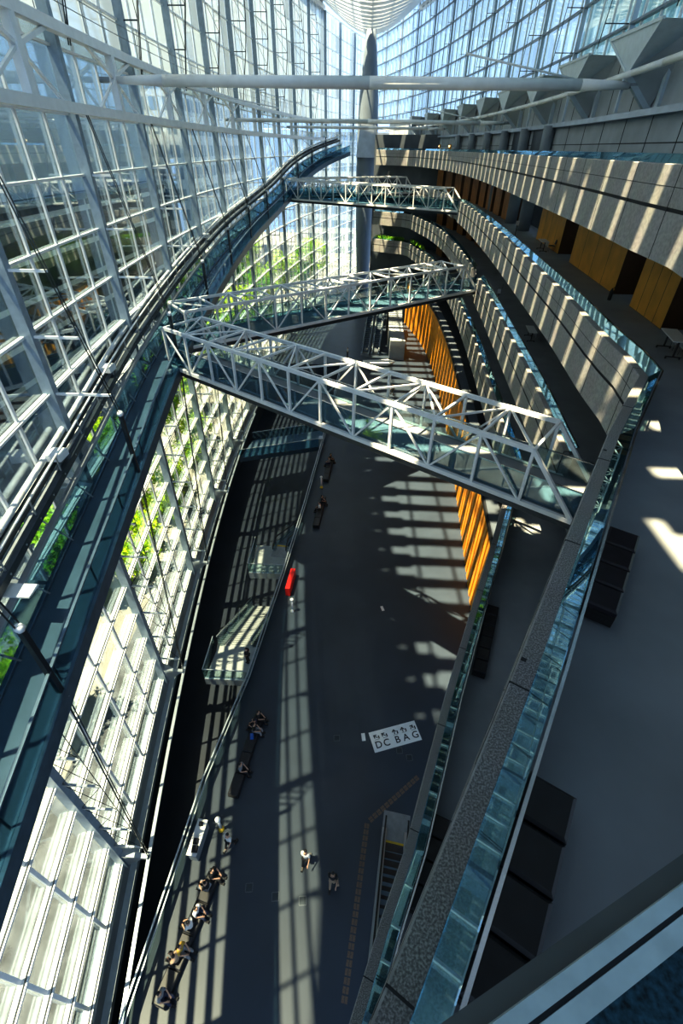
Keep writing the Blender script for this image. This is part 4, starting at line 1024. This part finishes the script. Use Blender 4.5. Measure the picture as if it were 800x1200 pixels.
person('person in black standing on the nearer glass landing', -7.4, 19.9, G, 1.2, 'stand', 'cloth_k', 'cloth_k')
person('tiny distant person in white standing on the far floor left of the escalators', -2.2, 84, G, 2.0, 'stand', 'cloth_w', 'cloth_k')
person('tiny distant person crossing the sunlit stripes by the timber wall', 5.2, 68, G, 1.0, 'walk', 'cloth_g', 'cloth_k')

# ------------------------------------------------------------------ plants on the far parapet
def leaf_blob(mb, c, r, n, size, rnd, mi=0):
    for _ in range(n):
        d = Vector((rnd.gauss(0,1), rnd.gauss(0,1), rnd.gauss(0,1))).normalized()*(rnd.random()**.4)
        p = Vector(c)+Vector((d.x*r[0], d.y*r[1], d.z*r[2]))
        a = Vector((rnd.gauss(0,1), rnd.gauss(0,1), rnd.gauss(0,.7))).normalized(); b = a.orthogonal().normalized()
        s = size*(.6+.8*rnd.random()); mb.face([p-a*s, p+b*s*.5, p+a*s, p-b*s*.5], mi)
rnd = random.Random(3)
for k, (pts, lab) in enumerate((([(2.2,113.4),(5.4,111.3),(7.4,110.4)], 'low green planting along the far fourth storey parapet'), ([(9.2,108),(10.8,99.5)], 'green planting on the far bend of the fourth storey parapet'))):
    m = MB()
    for (x0,y0),(x1,y1) in zip(pts[:-1], pts[1:]):
        for q in range(14):
            u = q/13; leaf_blob(m, (x0+(x1-x0)*u+.5, y0+(y1-y0)*u+.2, Z(-14.75)), (.45,.45,.4), 34, .14, rnd)
    tag(m.build('planter_foliage', M['leaf_b']), lab, 'plants', kind='stuff')

# ------------------------------------------------------------------ outside
m = MB(); m.slab([(-140,-60),(-16.9,-60),(-16.9,60.1)]+[(W(y)-.4,y) for y in range(62,162,2)]+[(2,166),(60,166),(60,240),(-140,240)], Z(-31), Z(-30.2))
tag(m.build('plaza_ground', M['plaza']), 'sunlit pale plaza paving outside the glass wall', 'ground', kind='structure')
m = MB(); m.slab([(-16.9,-60),(-8,-60)]+[(W(y)-.4,y) for y in range(-20,61,2)]+[(-16.9,60)], Z(-31), Z(-30.2))
tag(m.build('plaza_edge', M['plaza_s']), 'strip of sunlit paving against the foot of the glass wall', 'ground', kind='structure')
def tree_meshes(seed, h, r, mt):
    rn = random.Random(seed); m = MB()
    m.lathe(0, 0, [(.28,0),(.2,h*.3),(.15,h*.5)], 8)
    for k in range(6):
        a = 2*PI*k/6+rn.random(); m.tube((0,0,h*.42), (math.cos(a)*r*.6, math.sin(a)*r*.6, h*(.62+.2*rn.random())), .09, 5, 0, .03)
    t = m.build('trunk', M['trunk']); m = MB()
    for k in range(34):
        a = rn.random()*2*PI; q = r*math.sqrt(rn.random())*.8; zz = h*(.34+.58*rn.random()); leaf_blob(m, (math.cos(a)*q, math.sin(a)*q, zz), (r*.34,r*.34,h*.10), 75, .26, rn)
    cr = m.build('crown', mt); td, cd = t.data, cr.data; bpy.data.objects.remove(t); bpy.data.objects.remove(cr); return td, cd
TM = [tree_meshes(11, 13.0, 3.6, M['leaf_a']), tree_meshes(12, 12.0, 3.3, M['leaf_b']), tree_meshes(13, 14.0, 3.8, M['leaf_a'])]
ORD = ['first','second','third','fourth','fifth','sixth','seventh','eighth','ninth','tenth','eleventh','twelfth']
def tree(x, y, k, label, s=1.):
    root = empty('plaza_tree', (x,y,Z(-30.2)), k*1.3, label, 'tree', 'trees along the plaza'); root.scale = (s,s,s)
    for nm, me in zip(('trunk','crown'), TM[k % 3]):
        o = bpy.data.objects.new(nm, me); C.objects.link(o); o.parent = root
for k in range(12):
    y = 14+11.5*k; tree(W(y)-6.3-1.0*math.sin(k*1.7), y, k, ORD[k]+' tree of the row beside the glass wall, counted from the near end', (.72 if k < 2 else .95)+.08*math.sin(k*2.1))
for k in range(5):
    y = 80+14*k; tree(-31-1.5*math.sin(k), y, k+1, ORD[k]+' tree of the outer plaza row, counted from the near end', 1.0)
sm = MB(); rs = random.Random(21)
for k in range(9): leaf_blob(sm, (rs.uniform(-1.2,1.2), rs.uniform(-1.4,1.4), .8+1.9*rs.random()), (.9,.9,.7), 80, .2, rs)
smo = sm.build('foliage', M['leaf_a']); smd = smo.data; bpy.data.objects.remove(smo)
sst = MB()
for k in range(5): sst.tube((0,0,0), (math.cos(k*1.3)*.7, math.sin(k*1.3)*.7, 1.9), .05, 5, 0, .02)
sso = sst.build('stems', M['trunk']); ssd = sso.data; bpy.data.objects.remove(sso)
for k, y in enumerate((28,32.5,36.5,41,46,52)):
    root = empty('plaza_shrub', (W(y)-3.6-.5*(k % 2),y,Z(-30.2)), k*1.1, ORD[k]+' yellow green shrub at the foot of the glass wall, counted from the near end', 'shrub', 'shrubs along the plaza'); root.scale = (1.1,1.1,1.35)
    for nm, me in (('foliage',smd),('stems',ssd)):
        o = bpy.data.objects.new(nm, me); C.objects.link(o); o.parent = root
def building(name, label, x0, x1, y0, y1, z0, z1, mt, roof=True):
    root = empty(name, ((x0+x1)/2,(y0+y1)/2,Z(z0)), 0, label, 'building')
    m = MB(); m.box(x0, x1, y0, y1, Z(z0), Z(z1)); m.build('walls', mt, root)
    m = MB(); m.box(x0-.4, x1+.4, y0-.4, y1+.4, Z(z1), Z(z1)+.8); m.build('parapet', M['concrete'], root)
building('office_block', 'grey panelled block across the plaza behind the left glass wall', -75, -46, -40, 124, -6, 32, M['f_grey'])
building('office_block', 'dark glazed lower storeys across the plaza under the grey block', -74, -45, -40, 125, -30.2, -6.9, M['f_dark'])
building('office_block', 'pale office block farther along the plaza', -70, -40, 129, 200, -30.2, 12, M['f_white'])
building('office_block', 'pale tower beyond the far tip of the hall', -24, 12, 190, 215, -30.2, 3, M['f_white'])
building('glass_tower', 'blue glass tower outside the upper right glass wall', 29, 52, 12, 92, -20, 40, M['f_blue'])

# ------------------------------------------------------------------ light
w = bpy.data.worlds.new('sky'); SC.world = w; w.use_nodes = True; nt = w.node_tree; nt.nodes.clear()
out = nt.nodes.new('ShaderNodeOutputWorld'); bg = nt.nodes.new('ShaderNodeBackground'); sky = nt.nodes.new('ShaderNodeTexSky')
sky.sky_type = 'NISHITA'; sky.sun_disc = False; sky.sun_elevation = math.radians(62); sky.sun_rotation = math.radians(-80); sky.dust_density = 2.5; sky.air_density = 1.2
bg.inputs['Strength'].default_value = .22
mxw = nt.nodes.new('ShaderNodeMix'); mxw.data_type = 'RGBA'; mxw.inputs[0].default_value = .8
nt.links.new(sky.outputs[0], mxw.inputs[6]); mxw.inputs[7].default_value = (4.2,5.8,7.8,1)
nt.links.new(mxw.outputs[2], bg.inputs[0]); nt.links.new(bg.outputs[0], out.inputs[0])
sl = bpy.data.lights.new('sun', 'SUN'); sl.energy = 22.; sl.angle = math.radians(.55); sl.color = (1.,.83,.52)
so = bpy.data.objects.new('sun', sl); C.objects.link(so)
sd = Vector((.30,.14,-1.)); so.rotation_euler = sd.to_track_quat('-Z','Y').to_euler(); so.location = (-40,-10,120)

# ------------------------------------------------------------------ camera
cam = bpy.data.cameras.new('camera'); co = bpy.data.objects.new('camera', cam); C.objects.link(co)
F, PXc, PYc, NAD = 545., 400., 600., (390.,1295.)
d = Vector((NAD[0]-PXc, NAD[1]-PYc, F)).normalized(); up = -d
hx = 430.; hy = PYc-((hx-PXc)*d.x+F*d.z)/d.y
f = Vector((hx-PXc, hy-PYc, F)).normalized(); r = f.cross(up)
def toworld(v): return Vector((r.dot(v), f.dot(v), up.dot(v)))
cx_, cy_, cz_ = toworld(Vector((1,0,0))), toworld(Vector((0,-1,0))), toworld(Vector((0,0,-1)))
mw = Matrix(((cx_.x,cy_.x,cz_.x,0),(cx_.y,cy_.y,cz_.y,0),(cx_.z,cy_.z,cz_.z,EYE),(0,0,0,1)))
co.matrix_world = mw
cam.sensor_fit = 'VERTICAL'; cam.sensor_height = 36; cam.sensor_width = 24; cam.lens = F/1200*36; cam.clip_start = .02; cam.clip_end = 1000
SC.camera = co
SC.view_settings.view_transform = 'Standard'; SC.view_settings.look = 'None'; SC.view_settings.exposure = .18; SC.view_settings.gamma = .80
SC.cycles.transparent_max_bounces = 24; SC.cycles.max_bounces = 7; SC.cycles.glossy_bounces = 3; SC.cycles.caustics_reflective = False; SC.cycles.caustics_refractive = False
